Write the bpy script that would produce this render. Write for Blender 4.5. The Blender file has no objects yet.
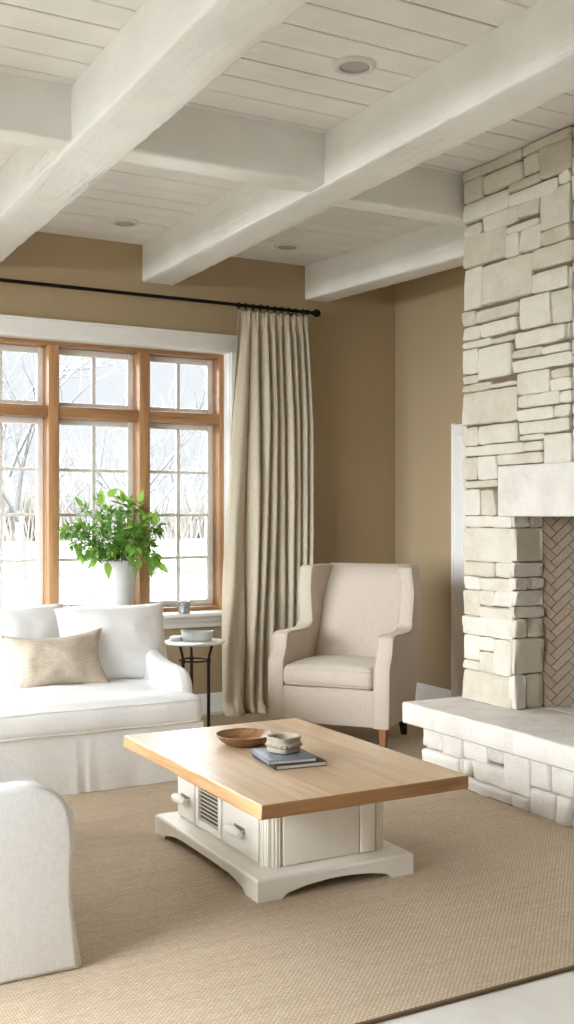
import bpy, bmesh, math, random
from mathutils import Vector, Matrix, noise
PI = math.pi
R = random.Random(7)
C = bpy.context.scene.collection
sc = bpy.context.scene

# ------------------------------------------------------------------ helpers
def nz(v, s=1.0, o=0.0):
    return noise.noise(Vector((v[0]*s+o, v[1]*s+o*1.7, v[2]*s-o)))

def link_mesh(name, me, mat=None, parent=None, smooth=None):
    o = bpy.data.objects.new(name, me)
    C.objects.link(o)
    if mat is not None and len(me.materials) == 0:
        for m in (mat if isinstance(mat, (list, tuple)) else [mat]):
            me.materials.append(m)
    if parent is not None:
        o.parent = parent
    if smooth is not None:
        me.polygons.foreach_set('use_smooth', [True]*len(me.polygons))
        me.set_sharp_from_angle(angle=math.radians(smooth))
    return o

def obj(name, bm, mat=None, parent=None, smooth=35):
    me = bpy.data.meshes.new(name)
    bmesh.ops.recalc_face_normals(bm, faces=bm.faces[:])
    bm.to_mesh(me); bm.free()
    return link_mesh(name, me, mat, parent, smooth)

def raw(name, vs, fs, mat=None, parent=None, smooth=35):
    bm = bmesh.new()
    bv = [bm.verts.new(v) for v in vs]
    for f in fs:
        try: bm.faces.new([bv[i] for i in f])
        except ValueError: pass
    return obj(name, bm, mat, parent, smooth)

def thing(name, label, cat, loc=(0, 0, 0), rz=0, group=None):
    o = bpy.data.objects.new(name, None); C.objects.link(o)
    o.empty_display_size = .05
    o.location = loc; o.rotation_euler = (0, 0, rz)
    o['label'] = label; o['category'] = cat
    if group: o['group'] = group
    return o

def tag(o, label, cat, group=None):
    o['label'] = label; o['category'] = cat
    if group: o['group'] = group
    return o

def struct(o):
    o['kind'] = 'structure'; return o

def B(bm, x0, x1, y0, y1, z0, z1, bev=0.0, seg=2):
    """a box, optionally with rounded edges, added to bm"""
    t = bmesh.new()
    bmesh.ops.create_cube(t, size=1)
    for v in t.verts:
        v.co = Vector(((x0+x1)/2+v.co.x*(x1-x0), (y0+y1)/2+v.co.y*(y1-y0), (z0+z1)/2+v.co.z*(z1-z0)))
    if bev > 0:
        bmesh.ops.bevel(t, geom=t.edges[:], offset=bev, segments=seg, profile=.5, affect='EDGES')
    merge(bm, t); return bm

def merge(bm, t, M=None):
    mp = {}
    for v in t.verts:
        mp[v] = bm.verts.new(M @ v.co if M else v.co)
    for f in t.faces:
        try:
            nf = bm.faces.new([mp[v] for v in f.verts]); nf.material_index = f.material_index
        except ValueError: pass
    t.free()

def box(name, x0, x1, y0, y1, z0, z1, mat, parent=None, bev=0.004, seg=2):
    bm = bmesh.new(); B(bm, x0, x1, y0, y1, z0, z1, bev, seg)
    return obj(name, bm, mat, parent)

def tube(bm, pts, r, n=8, cap=True, closed=False):
    pts = [Vector(p) for p in pts]
    rs = r if isinstance(r, (list, tuple)) else [r]*len(pts)
    rings = []; N = len(pts)
    prev = None
    for i, p in enumerate(pts):
        if closed: d = pts[(i+1) % N]-pts[i-1]
        else: d = pts[min(i+1, N-1)]-pts[max(i-1, 0)]
        d = d.normalized() if d.length > 1e-9 else Vector((0, 0, 1))
        if prev is None:
            a = d.orthogonal().normalized()
        else:
            a = prev-d*prev.dot(d)
            a = a.normalized() if a.length > 1e-6 else d.orthogonal().normalized()
        prev = a; b = d.cross(a)
        rings.append([bm.verts.new(p+(a*math.cos(2*PI*k/n)+b*math.sin(2*PI*k/n))*rs[i]) for k in range(n)])
    for i in range(N if closed else N-1):
        A, D = rings[i], rings[(i+1) % N]
        for k in range(n):
            bm.faces.new((A[k], A[(k+1) % n], D[(k+1) % n], D[k]))
    if cap and not closed:
        for rg in (rings[0], rings[-1]):
            try: bm.faces.new(rg)
            except ValueError: pass

def lathe(bm, prof, n=32, c=(0, 0, 0), f=None):
    """prof = list of (radius, z); f(angle, z) scales the radius"""
    rings = []
    for (r, z) in prof:
        if r < 1e-5:
            rings.append([bm.verts.new((c[0], c[1], c[2]+z))])
        else:
            rg = []
            for k in range(n):
                a = 2*PI*k/n; q = r*(f(a, z) if f else 1)
                rg.append(bm.verts.new((c[0]+q*math.cos(a), c[1]+q*math.sin(a), c[2]+z)))
            rings.append(rg)
    for A, D in zip(rings, rings[1:]):
        for k in range(n):
            k2 = (k+1) % n
            if len(A) == 1 and len(D) == 1: continue
            if len(A) == 1: bm.faces.new((A[0], D[k], D[k2]))
            elif len(D) == 1: bm.faces.new((A[k], A[k2], D[0]))
            else: bm.faces.new((A[k], A[k2], D[k2], D[k]))

def prism(bm, pts, axis, a0, a1, bev=0, seg=3):
    """extrude polygon pts (2D) along axis 'x','y','z' from a0 to a1"""
    t = bmesh.new()
    def mk(p, a):
        return {'x': (a, p[0], p[1]), 'y': (p[0], a, p[1]), 'z': (p[0], p[1], a)}[axis]
    A = [t.verts.new(mk(p, a0)) for p in pts]; D = [t.verts.new(mk(p, a1)) for p in pts]
    n = len(pts)
    fa = t.faces.new(A); fb = t.faces.new(D)
    for i in range(n): t.faces.new((A[i], A[(i+1) % n], D[(i+1) % n], D[i]))
    bmesh.ops.recalc_face_normals(t, faces=t.faces[:])
    if bev > 0:
        es = list(set(list(fa.edges)+list(fb.edges)))
        bmesh.ops.bevel(t, geom=es, offset=bev, segments=seg, profile=.5, affect='EDGES')
    big = [f for f in t.faces if len(f.verts) > 4]
    bmesh.ops.triangulate(t, faces=big)
    merge(bm, t)

def catmull(P, k=6, closed=False):
    out = []; n = len(P)
    rng = range(n if closed else n-1)
    for i in rng:
        if closed: p0, p1, p2, p3 = P[i-1], P[i], P[(i+1) % n], P[(i+2) % n]
        else: p0, p1, p2, p3 = P[max(i-1, 0)], P[i], P[i+1], P[min(i+2, n-1)]
        for j in range(k):
            t = j/k
            out.append(tuple(.5*((2*b)+(-a+c)*t+(2*a-5*b+4*c-d)*t*t+(-a+3*b-3*c+d)*t**3) for a, b, c, d in zip(p0, p1, p2, p3)))
    if not closed: out.append(tuple(P[-1]))
    return out

def cushion(bm, x0, x1, y0, y1, z0, z1, r=.05, crown=.02, ns=(24, 14, 6), wr=.004, seed=0, side=.012):
    """a soft upholstery block: rounded box with a crown and faint wrinkles"""
    hx, hy, hz = (x1-x0)/2, (y1-y0)/2, (z1-z0)/2
    cx, cy, cz = (x0+x1)/2, (y0+y1)/2, (z0+z1)/2
    r = min(r, hx*.98, hy*.98, hz*.98)
    cache = {}
    def mp(u, v, w):
        key = (round(u, 5), round(v, 5), round(w, 5))
        if key in cache: return cache[key]
        p = Vector((u*hx, v*hy, w*hz))
        q = Vector((max(-hx+r, min(hx-r, p.x)), max(-hy+r, min(hy-r, p.y)), max(-hz+r, min(hz-r, p.z))))
        d = p-q
        if d.length > 1e-9: p = q+d.normalized()*r
        p.z += (1 if w > 0 else -.35)*abs(w)*crown*(1-u*u)**.6*(1-v*v)**.6
        p.y += v*side*(1-w*w)*(1-u**4); p.x += u*side*(1-w*w)*(1-v**4)
        g = nz((p.x*1.0, p.y*2.2, p.z*2.2), 5, seed+3.3)*wr+nz((p.x*1.6, p.y*.8, p.z), 14, seed)*wr*.45
        p += Vector((0, g*.6, g)) if abs(w) > .9 else Vector((g, g*v, 0))
        vv = bm.verts.new((cx+p.x, cy+p.y, cz+p.z)); cache[key] = vv
        return vv
    def ticks(n):
        return [math.sin(PI/2*(-1+2*i/n))*.35+(-1+2*i/n)*.65 for i in range(n+1)]
    X, Y, Z = ticks(ns[0]), ticks(ns[1]), ticks(ns[2])
    for s in (-1, 1):
        for A, Bq, f in ((X, Y, lambda a, b: (a, b, s)), (X, Z, lambda a, b: (a, s, b)), (Y, Z, lambda a, b: (s, a, b))):
            for i in range(len(A)-1):
                for j in range(len(Bq)-1):
                    q = [mp(*f(A[i], Bq[j])), mp(*f(A[i+1], Bq[j])), mp(*f(A[i+1], Bq[j+1])), mp(*f(A[i], Bq[j+1]))]
                    try: bm.faces.new(q)
                    except ValueError: pass

def pillow(bm, w, h, t, seed=0, ear=.10, n=26, wr=.008, M=None):
    """knife-edge pillow standing in the local x-z plane, centre at the origin"""
    tb = bmesh.new(); vs = {}
    for s in (-1, 1):
        for i in range(n+1):
            for j in range(n+1):
                u = -1+2*i/n; v = -1+2*j/n
                edge = i in (0, n) or j in (0, n)
                if edge and s == 1: vs[(s, i, j)] = vs[(-1, i, j)]; continue
                x = u*w/2*(1-ear*(1-v*v)*abs(u)); z = v*h/2*(1-ear*1.2*(1-u*u)*abs(v))
                th = t/2*((1-u**2)*(1-v**2))**.42
                k = nz((x, z, s*.3), 9, seed)*wr+nz((x, z, s*.3), 22, seed+4)*wr*.35
                y = s*(th+k*min(1, th/(t*.25)))
                if edge: y = nz((x, z, 0), 6, seed+9)*.006
                vs[(s, i, j)] = tb.verts.new((x, y, z))
    for s in (-1, 1):
        for i in range(n):
            for j in range(n):
                try: tb.faces.new((vs[(s, i, j)], vs[(s, i+1, j)], vs[(s, i+1, j+1)], vs[(s, i, j+1)]))
                except ValueError: pass
    ring = []
    for i in range(n): ring.append(vs[(-1, i, 0)].co.copy())
    for j in range(n): ring.append(vs[(-1, n, j)].co.copy())
    for i in range(n, 0, -1): ring.append(vs[(-1, i, n)].co.copy())
    for j in range(n, 0, -1): ring.append(vs[(-1, 0, j)].co.copy())
    merge(bm, tb, M)
    return [M @ c if M else c for c in ring]

# ------------------------------------------------------------------ materials
def newmat(name):
    m = bpy.data.materials.new(name); m.use_nodes = True
    nt = m.node_tree; nt.nodes.clear()
    out = nt.nodes.new('ShaderNodeOutputMaterial'); p = nt.nodes.new('ShaderNodeBsdfPrincipled')
    nt.links.new(p.outputs[0], out.inputs[0])
    return m, nt, p, out
def srgb(r, g, b):
    f = lambda c: (c/255/12.92) if c/255 <= .04045 else ((c/255+.055)/1.055)**2.4
    return (f(r), f(g), f(b), 1)
def coords(nt, scale=(1, 1, 1), rot=(0, 0, 0), kind='Object'):
    tc = nt.nodes.new('ShaderNodeTexCoord'); mp = nt.nodes.new('ShaderNodeMapping')
    mp.inputs['Scale'].default_value = scale; mp.inputs['Rotation'].default_value = rot
    nt.links.new(tc.outputs[kind], mp.inputs[0]); return mp.outputs[0]
def tex_noise(nt, vec, scale, detail=4, rough=.55, dist=0):
    n = nt.nodes.new('ShaderNodeTexNoise'); n.inputs['Scale'].default_value = scale
    n.inputs['Detail'].default_value = detail; n.inputs['Roughness'].default_value = rough
    n.inputs['Distortion'].default_value = dist
    nt.links.new(vec, n.inputs['Vector']); return n.outputs['Fac']
def ramp(nt, fac, stops):
    r = nt.nodes.new('ShaderNodeValToRGB'); e = r.color_ramp.elements
    e[0].position, e[0].color = stops[0]; e[1].position, e[1].color = stops[1]
    for pos, c in stops[2:]:
        q = e.new(pos); q.color = c
    nt.links.new(fac, r.inputs[0]); return r.outputs[0]
def math_n(nt, op, a, b=None, clamp=False):
    n = nt.nodes.new('ShaderNodeMath'); n.operation = op; n.use_clamp = clamp
    for i, x in enumerate((a, b)):
        if x is None: continue
        if isinstance(x, (int, float)): n.inputs[i].default_value = x
        else: nt.links.new(x, n.inputs[i])
    return n.outputs[0]
def mixc(nt, fac, a, b, mode='MIX'):
    n = nt.nodes.new('ShaderNodeMix'); n.data_type = 'RGBA'; n.blend_type = mode
    if isinstance(fac, (int, float)): n.inputs[0].default_value = fac
    else: nt.links.new(fac, n.inputs[0])
    for s, x in ((6, a), (7, b)):
        if isinstance(x, tuple): n.inputs[s].default_value = x
        else: nt.links.new(x, n.inputs[s])
    return n.outputs[2]
def bump(nt, p, h, strength=.3, dist=.01):
    b = nt.nodes.new('ShaderNodeBump'); b.inputs['Strength'].default_value = strength
    b.inputs['Distance'].default_value = dist
    nt.links.new(h, b.inputs['Height']); nt.links.new(b.outputs[0], p.inputs['Normal'])

def plain(name, col, rough=.5, metal=0, var=.06, ns=8, bs=0, bscale=60, spec=.5):
    m, nt, p, _ = newmat(name)
    v = coords(nt); f = tex_noise(nt, v, ns)
    d = tuple(c*(1-var) for c in col[:3])+(1,); l = tuple(min(1, c*(1+var)) for c in col[:3])+(1,)
    nt.links.new(ramp(nt, f, [(.3, d), (.7, l)]), p.inputs['Base Color'])
    p.inputs['Roughness'].default_value = rough; p.inputs['Metallic'].default_value = metal
    p.inputs['Specular IOR Level'].default_value = spec
    if bs: bump(nt, p, tex_noise(nt, v, bscale, 3), bs, .004)
    return m

def fabric(name, col, scale=260, bs=.25, slub=0.0, col2=None, rough=.9):
    m, nt, p, _ = newmat(name)
    v = coords(nt)
    a = tex_noise(nt, coords(nt, (1, 1, .12)), scale, 2); b = tex_noise(nt, coords(nt, (.12, .12, 1)), scale, 2)
    w = math_n(nt, 'ADD', a, b)
    h = math_n(nt, 'MULTIPLY', w, .5)
    c2 = col2 or tuple(c*.82 for c in col[:3])+(1,)
    base = ramp(nt, h, [(.36, c2), (.60, col)])
    if slub:
        s = tex_noise(nt, coords(nt, (1, 1, .03)), 55, 3)
        base = mixc(nt, math_n(nt, 'MULTIPLY', ramp(nt, s, [(.5, (0, 0, 0, 1)), (.72, (1, 1, 1, 1))]), slub), base, c2)
    nt.links.new(base, p.inputs['Base Color'])
    p.inputs['Roughness'].default_value = rough; p.inputs['Specular IOR Level'].default_value = .2
    p.inputs['Sheen Weight'].default_value = .15
    bump(nt, p, h, bs, .002)
    return m

def wood(name, stops, grain='y', scale=1.0, rough=.45, knots=True, bs=.15):
    m, nt, p, _ = newmat(name)
    st = {'x': (.06, 1, 1), 'y': (1, .06, 1), 'z': (1, 1, .06)}[grain]
    g = tex_noise(nt, coords(nt, st), 38*scale, 6, .65, .6)
    g2 = tex_noise(nt, coords(nt, tuple(s*(.6 if s == 1 else 1) for s in st)), 9*scale, 3, .5, .8)
    f = math_n(nt, 'ADD', math_n(nt, 'MULTIPLY', g, .55), math_n(nt, 'MULTIPLY', g2, .45))
    col = ramp(nt, f, stops)
    if knots:
        vo = nt.nodes.new('ShaderNodeTexVoronoi'); vo.inputs['Scale'].default_value = 3.2*scale
        nt.links.new(coords(nt, tuple(.45 if s < 1 else 1 for s in st)), vo.inputs['Vector'])
        k = ramp(nt, vo.outputs['Distance'], [(.04, (1, 1, 1, 1)), (.09, (0, 0, 0, 1))])
        col = mixc(nt, math_n(nt, 'MULTIPLY', k, .6), col, tuple(c*.35 for c in stops[0][1][:3])+(1,))
    nt.links.new(col, p.inputs['Base Color']); p.inputs['Roughness'].default_value = rough
    bump(nt, p, f, bs, .004)
    return m

def painted_wood(name, col, grain, rough=.4, bs=.5):
    m, nt, p, _ = newmat(name)
    st = {'x': (.05, 1, 1), 'y': (1, .05, 1), 'z': (1, 1, .05)}[grain]
    g = tex_noise(nt, coords(nt, st), 45, 5, .6, .5)
    big = tex_noise(nt, coords(nt), 3.2, 3)
    c = ramp(nt, big, [(.3, tuple(x*.90 for x in col[:3])+(1,)), (.7, col)])
    cr = tex_noise(nt, coords(nt, tuple(x*.5 if x < 1 else x for x in st)), 16, 4, .5, 1.4)
    crack = ramp(nt, cr, [(.487, (0, 0, 0, 1)), (.497, (1, 1, 1, 1)), (.507, (0, 0, 0, 1))])
    msk = ramp(nt, tex_noise(nt, coords(nt), 1.7, 2), [(.56, (0, 0, 0, 1)), (.66, (1, 1, 1, 1))])
    ck = math_n(nt, 'MULTIPLY', crack, msk)
    c = mixc(nt, math_n(nt, 'MULTIPLY', ck, .35), c, tuple(x*.45 for x in col[:3])+(1,))
    nt.links.new(c, p.inputs['Base Color'])
    chips = tex_noise(nt, coords(nt), 26, 4, .7)
    h = math_n(nt, 'ADD', math_n(nt, 'MULTIPLY', g, .4), math_n(nt, 'MULTIPLY', chips, .6))
    h = math_n(nt, 'SUBTRACT', h, math_n(nt, 'MULTIPLY', ck, .8))
    bump(nt, p, h, bs, .006)
    p.inputs['Roughness'].default_value = rough
    return m

def stone_mat(name, cols, rough=.85, bs=.6, use_tone=True):
    m, nt, p, _ = newmat(name)
    v = coords(nt)
    a = tex_noise(nt, v, 7, 6, .6, .3)
    if use_tone:
        at = nt.nodes.new('ShaderNodeAttribute'); at.attribute_name = 'tone'
        f = math_n(nt, 'ADD', math_n(nt, 'MULTIPLY', a, .65), math_n(nt, 'MULTIPLY', at.outputs['Fac'], .35))
    else: f = a
    c = ramp(nt, f, cols)
    spk = ramp(nt, tex_noise(nt, v, 120, 3, .6), [(.30, (.88, .88, .88, 1)), (.5, (1, 1, 1, 1))])
    c = mixc(nt, 1.0, c, spk, 'MULTIPLY')
    nt.links.new(c, p.inputs['Base Color']); p.inputs['Roughness'].default_value = rough
    p.inputs['Specular IOR Level'].default_value = .25
    bump(nt, p, math_n(nt, 'ADD', math_n(nt, 'MULTIPLY', tex_noise(nt, v, 18, 6, .65), .7), math_n(nt, 'MULTIPLY', tex_noise(nt, v, 90, 4), .3)), bs, .012)
    return m

M = {}
M['wall'] = plain('tan wall paint', srgb(174, 154, 123), .75, var=.02, ns=2, bs=.08, bscale=180, spec=.3)
M['white'] = plain('white trim paint', srgb(246, 245, 242), .35, var=.015, bs=.03)
M['ceil'] = painted_wood('whitewashed plank', srgb(235, 232, 228), 'x', .42, .35)
M['beam_y'] = painted_wood('painted beam', srgb(241, 240, 237), 'y', .30, .6)
M['beam_x'] = painted_wood('painted cross beam', srgb(239, 238, 234), 'x', .34, .5)
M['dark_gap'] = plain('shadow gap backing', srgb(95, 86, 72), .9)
M['pine'] = wood('knotty pine', [(.3, srgb(140, 98, 62)), (.55, srgb(184, 139, 96)), (.75, srgb(202, 161, 116))], 'z', 1, .4)
M['pine_x'] = wood('knotty pine rail', [(.3, srgb(134, 92, 58)), (.55, srgb(178, 133, 90)), (.75, srgb(198, 156, 110))], 'x', 1, .4)
M['oak'] = wood('bleached oak', [(.3, srgb(168, 132, 92)), (.5, srgb(198, 164, 122)), (.72, srgb(216, 188, 150))], 'y', .9, .36, False, .12)
M['end'] = wood('table top edge', [(.3, srgb(122, 84, 50)), (.5, srgb(160, 118, 76)), (.72, srgb(184, 142, 98))], 'x', 1.1, .5, True, .3)
M['bowl'] = wood('carved bowl', [(.3, srgb(72, 44, 26)), (.5, srgb(122, 84, 52)), (.72, srgb(178, 138, 94))], 'x', 3, .4, False, .4)
M['legwood'] = wood('chair leg', [(.3, srgb(138, 88, 56)), (.5, srgb(168, 112, 74)), (.72, srgb(184, 130, 90))], 'z', 1.5, .4, False)
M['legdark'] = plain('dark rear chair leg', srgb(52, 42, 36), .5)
M['tpaint'] = painted_wood('table paint', srgb(240, 236, 226), 'z', .42, .10)
M['linen'] = fabric('white slipcover linen', srgb(236, 236, 235), 280, .15, .10, srgb(225, 224, 221))
M['linen2'] = fabric('white slipcover cotton', srgb(240, 240, 240), 300, .12, .06, srgb(232, 231, 229))
M['chairfab'] = fabric('oatmeal upholstery', srgb(206, 194, 180), 320, .18, .12, srgb(192, 179, 164))
M['piping'] = fabric('welt', srgb(212, 201, 186), 300, .2)
M['silk'] = fabric('slubbed taupe weave', srgb(200, 188, 170), 260, .2, .35, srgb(176, 162, 142), .55)
M['curtain'] = fabric('linen drapery', srgb(206, 196, 176), 300, .2, .2, srgb(188, 177, 155))
M['black'] = plain('blackened iron', srgb(26, 22, 20), .42, .7, bs=.05)
M['iron'] = plain('brown iron', srgb(44, 38, 32), .45, .6)
M['marble'] = plain('white marble', srgb(232, 231, 226), .25, var=.05, ns=6)
M['ceramic'] = plain('pale grey glazed ceramic', srgb(193, 199, 198), .5, var=.1, ns=18, bs=.5, bscale=45)
M['vase'] = plain('matte grey white pottery', srgb(216, 216, 213), .6, var=.05, ns=14, bs=.25, bscale=70)
M['glassy'] = plain('mercury glass', srgb(158, 158, 156), .25, .5, var=.6, ns=60, bs=.5, bscale=90)
M['wax'] = plain('white wax', srgb(238, 234, 222), .5)
M['book1'] = plain('slate blue cover', srgb(110, 118, 130), .35, var=.15, ns=20)
M['book2'] = plain('charcoal cover', srgb(38, 40, 46), .35, var=.2, ns=20)
M['paper'] = plain('page edges', srgb(222, 216, 204), .8, var=.1, ns=150)
M['concrete'] = plain('rough grey cement', srgb(170, 160, 143), .9, var=.14, ns=22, bs=.9, bscale=60)
M['canring'] = plain('recessed light trim', srgb(214, 210, 202), .5, var=.02)
M['canbaf'] = plain('recessed light baffle', srgb(168, 166, 162), .6, var=.04)
M['chrome'] = plain('brushed nickel', srgb(170, 168, 160), .3, .9)
M['stone'] = stone_mat('limestone', [(.2, srgb(184, 174, 155)), (.38, srgb(198, 190, 174)), (.5, srgb(206, 199, 186)), (.66, srgb(213, 207, 196)), (.82, srgb(204, 190, 172))])
M['stone_w'] = stone_mat('whitewashed limestone', [(.25, srgb(206, 200, 190)), (.5, srgb(222, 217, 209)), (.8, srgb(230, 226, 219))])
M['slab'] = stone_mat('sawn limestone', [(.25, srgb(196, 189, 180)), (.5, srgb(210, 204, 196)), (.8, srgb(220, 215, 208))], .75, .35, False)
M['mortar'] = plain('mortar', srgb(112, 98, 78), .95, var=.15, ns=14, bs=.6, bscale=50)
M['fbrick'] = stone_mat('fire brick', [(.2, srgb(150, 134, 116)), (.5, srgb(156, 141, 123)), (.8, srgb(162, 147, 130))], .9, .3)
M['grout'] = plain('dark grout', srgb(112, 96, 80), .95, var=.1)
def mat_floor():
    m, nt, p, _ = newmat('polished pale concrete')
    v = coords(nt)
    c = ramp(nt, tex_noise(nt, v, 2.2, 7, .6, .4), [(.3, srgb(196, 191, 183)), (.7, srgb(216, 212, 205))])
    nt.links.new(c, p.inputs['Base Color']); p.inputs['Roughness'].default_value = .45
    bump(nt, p, tex_noise(nt, v, 30, 5), .08, .004)
    return m
M['floor'] = mat_floor()
def mat_rug():
    m, nt, p, _ = newmat('sisal weave')
    v = coords(nt)
    # staggered knots in rows parallel to the near edge
    wv = tex_noise(nt, v, 14, 2)
    vm = nt.nodes.new('ShaderNodeVectorMath'); vm.operation = 'ADD'
    sx = nt.nodes.new('ShaderNodeVectorMath'); sx.operation = 'SCALE'; sx.inputs['Scale'].default_value = .006
    tn = nt.nodes.new('ShaderNodeTexNoise'); tn.inputs['Scale'].default_value = 12
    nt.links.new(v, tn.inputs['Vector']); nt.links.new(tn.outputs['Color'], sx.inputs[0])
    nt.links.new(v, vm.inputs[0]); nt.links.new(sx.outputs[0], vm.inputs[1])
    br = nt.nodes.new('ShaderNodeTexBrick'); br.offset = .5; br.squash = 1
    br.inputs['Scale'].default_value = 1; br.inputs['Brick Width'].default_value = .018; br.inputs['Row Height'].default_value = .009
    br.inputs['Mortar Size'].default_value = .0015; br.inputs['Mortar Smooth'].default_value = 1
    br.inputs['Color1'].default_value = srgb(234, 215, 191); br.inputs['Color2'].default_value = srgb(222, 201, 174)
    br.inputs['Mortar'].default_value = srgb(152, 129, 103)
    nt.links.new(vm.outputs[0], br.inputs['Vector'])
    st = tex_noise(nt, coords(nt, (.10, 1, 1)), 42, 4, .6)
    col = mixc(nt, 1, br.outputs['Color'], ramp(nt, st, [(.28, (.90, .89, .87, 1)), (.55, (1, 1, 1, 1))]), 'MULTIPLY')
    fl = tex_noise(nt, v, 260, 2)
    col = mixc(nt, 1, col, ramp(nt, fl, [(.3, (.84, .83, .80, 1)), (.6, (1, 1, 1, 1))]), 'MULTIPLY')
    nt.links.new(col, p.inputs['Base Color'])
    p.inputs['Roughness'].default_value = .95; p.inputs['Specular IOR Level'].default_value = .15
    h = math_n(nt, 'SUBTRACT', math_n(nt, 'ADD', math_n(nt, 'MULTIPLY', fl, .4), math_n(nt, 'MULTIPLY', st, .35)), br.outputs['Fac'])
    bump(nt, p, h, 1.0, .005)
    return m
M['rug'] = mat_rug()
M['binding'] = plain('brown rug binding', srgb(112, 90, 66), .9, bs=.3, bscale=300)
def mat_glass():
    m = bpy.data.materials.new('window glass'); m.use_nodes = True
    nt = m.node_tree; nt.nodes.clear()
    o = nt.nodes.new('ShaderNodeOutputMaterial'); mx = nt.nodes.new('ShaderNodeMixShader')
    t = nt.nodes.new('ShaderNodeBsdfTransparent'); g = nt.nodes.new('ShaderNodeBsdfGlossy')
    g.inputs['Roughness'].default_value = .02; t.inputs[0].default_value = (.97, .98, .98, 1)
    fr = nt.nodes.new('ShaderNodeFresnel'); fr.inputs[0].default_value = 1.45
    nt.links.new(fr.outputs[0], mx.inputs[0]); nt.links.new(t.outputs[0], mx.inputs[1]); nt.links.new(g.outputs[0], mx.inputs[2])
    nt.links.new(mx.outputs[0], o.inputs[0]); return m
M['glass'] = mat_glass()
def mat_leaf():
    m, nt, p, _ = newmat('fresh green leaf')
    at = nt.nodes.new('ShaderNodeAttribute'); at.attribute_name = 'tone'
    c = ramp(nt, at.outputs['Fac'], [(0, srgb(74, 118, 48)), (.5, srgb(122, 170, 70)), (1, srgb(178, 212, 104))])
    nt.links.new(c, p.inputs['Base Color']); p.inputs['Roughness'].default_value = .42
    tr = nt.nodes.new('ShaderNodeBsdfTranslucent'); nt.links.new(c, tr.inputs[0])
    mx = nt.nodes.new('ShaderNodeMixShader'); mx.inputs[0].default_value = .5
    out = [n for n in nt.nodes if n.type == 'OUTPUT_MATERIAL'][0]
    nt.links.new(p.outputs[0], mx.inputs[1]); nt.links.new(tr.outputs[0], mx.inputs[2]); nt.links.new(mx.outputs[0], out.inputs[0])
    return m
M['leaf'] = mat_leaf()
M['stem'] = plain('green stem', srgb(92, 122, 56), .6)
M['snow'] = plain('pale winter grass', srgb(66, 67, 58), .9, var=.06, ns=.15)
M['bark'] = plain('pale bare bark', srgb(76, 74, 72), .9, var=.1)
M['brush'] = plain('bare brush', srgb(92, 88, 82), .95, var=.15, ns=3)

# ------------------------------------------------------------------ room dimensions (metres; camera stands at x=0,y=0)
XL, XR, YB, YW, ZC = -2.9, 4.82, -2.6, 7.03, 3.29
WT = .30

def wall_with_holes(name, axis, c0, c1, a0, a1, z0, z1, holes, mat):
    """slab wall; axis 'x' = runs along x between y=c0..c1; holes=(a,b,zb,zt)"""
    bm = bmesh.new()
    holes = sorted(holes)
    def bb(p, q, r, s):
        if q-p < 1e-4 or s-r < 1e-4: return
        if axis == 'x': B(bm, p, q, c0, c1, r, s)
        else: B(bm, c0, c1, p, q, r, s)
    cur = a0
    for (a, b, zb, zt) in holes:
        bb(cur, a, z0, z1); bb(a, b, z0, zb); bb(a, b, zt, z1); cur = b
    bb(cur, a1, z0, z1)
    return struct(obj(name, bm, mat))

WX0, WX1, WZ0, WZ1 = .08, 3.375, .69, 2.61         # opening in the window wall
wall_with_holes('wall_back', 'x', YW, YW+WT, XL-WT, XR+WT, 0, ZC+.15, [(WX0, WX1, WZ0, WZ1)], M['wall'])
LW = (1.0, 6.8, .30, 2.95)                            # left wall opening
wall_with_holes('wall_left', 'y', XL-WT, XL, YB, YW, 0, ZC+.15, [LW], M['wall'])
DR = (5.38, 6.12, 0.0, 1.98)
wall_with_holes('wall_right', 'y', XR, XR+WT, YB, YW, 0, ZC+.15, [DR], M['wall'])
wall_with_holes('wall_front', 'x', YB-WT, YB, XL-WT, XR+WT, 0, ZC+.15, [], M['wall'])
struct(box('floor', XL-WT, XR+WT, YB-WT, YW+WT, -.15, 0, M['floor'], bev=0))

# ceiling: tongue-and-groove planks running along x under a backing board
bm = bmesh.new()
B(bm, XL-WT, XR+WT, YB-WT, YW+WT, ZC+.014, ZC+.15)
for f in bm.faces: f.material_index = 1
y = YB; pitch = .181
y = 3.604-pitch*math.floor((3.604-YB)/pitch)-pitch+.002
k = 0
while y < YW:
    g = .008
    k += 1
    zz = ZC+R.uniform(-.0015, .0015)
    B(bm, XL, XR, max(YB, y+g/2), min(YW, y+pitch-g/2), zz, ZC+.011, .003, 1)
    y += pitch
struct(obj('ceiling', bm, [M['ceil'], M['dark_gap']], smooth=20))

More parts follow.
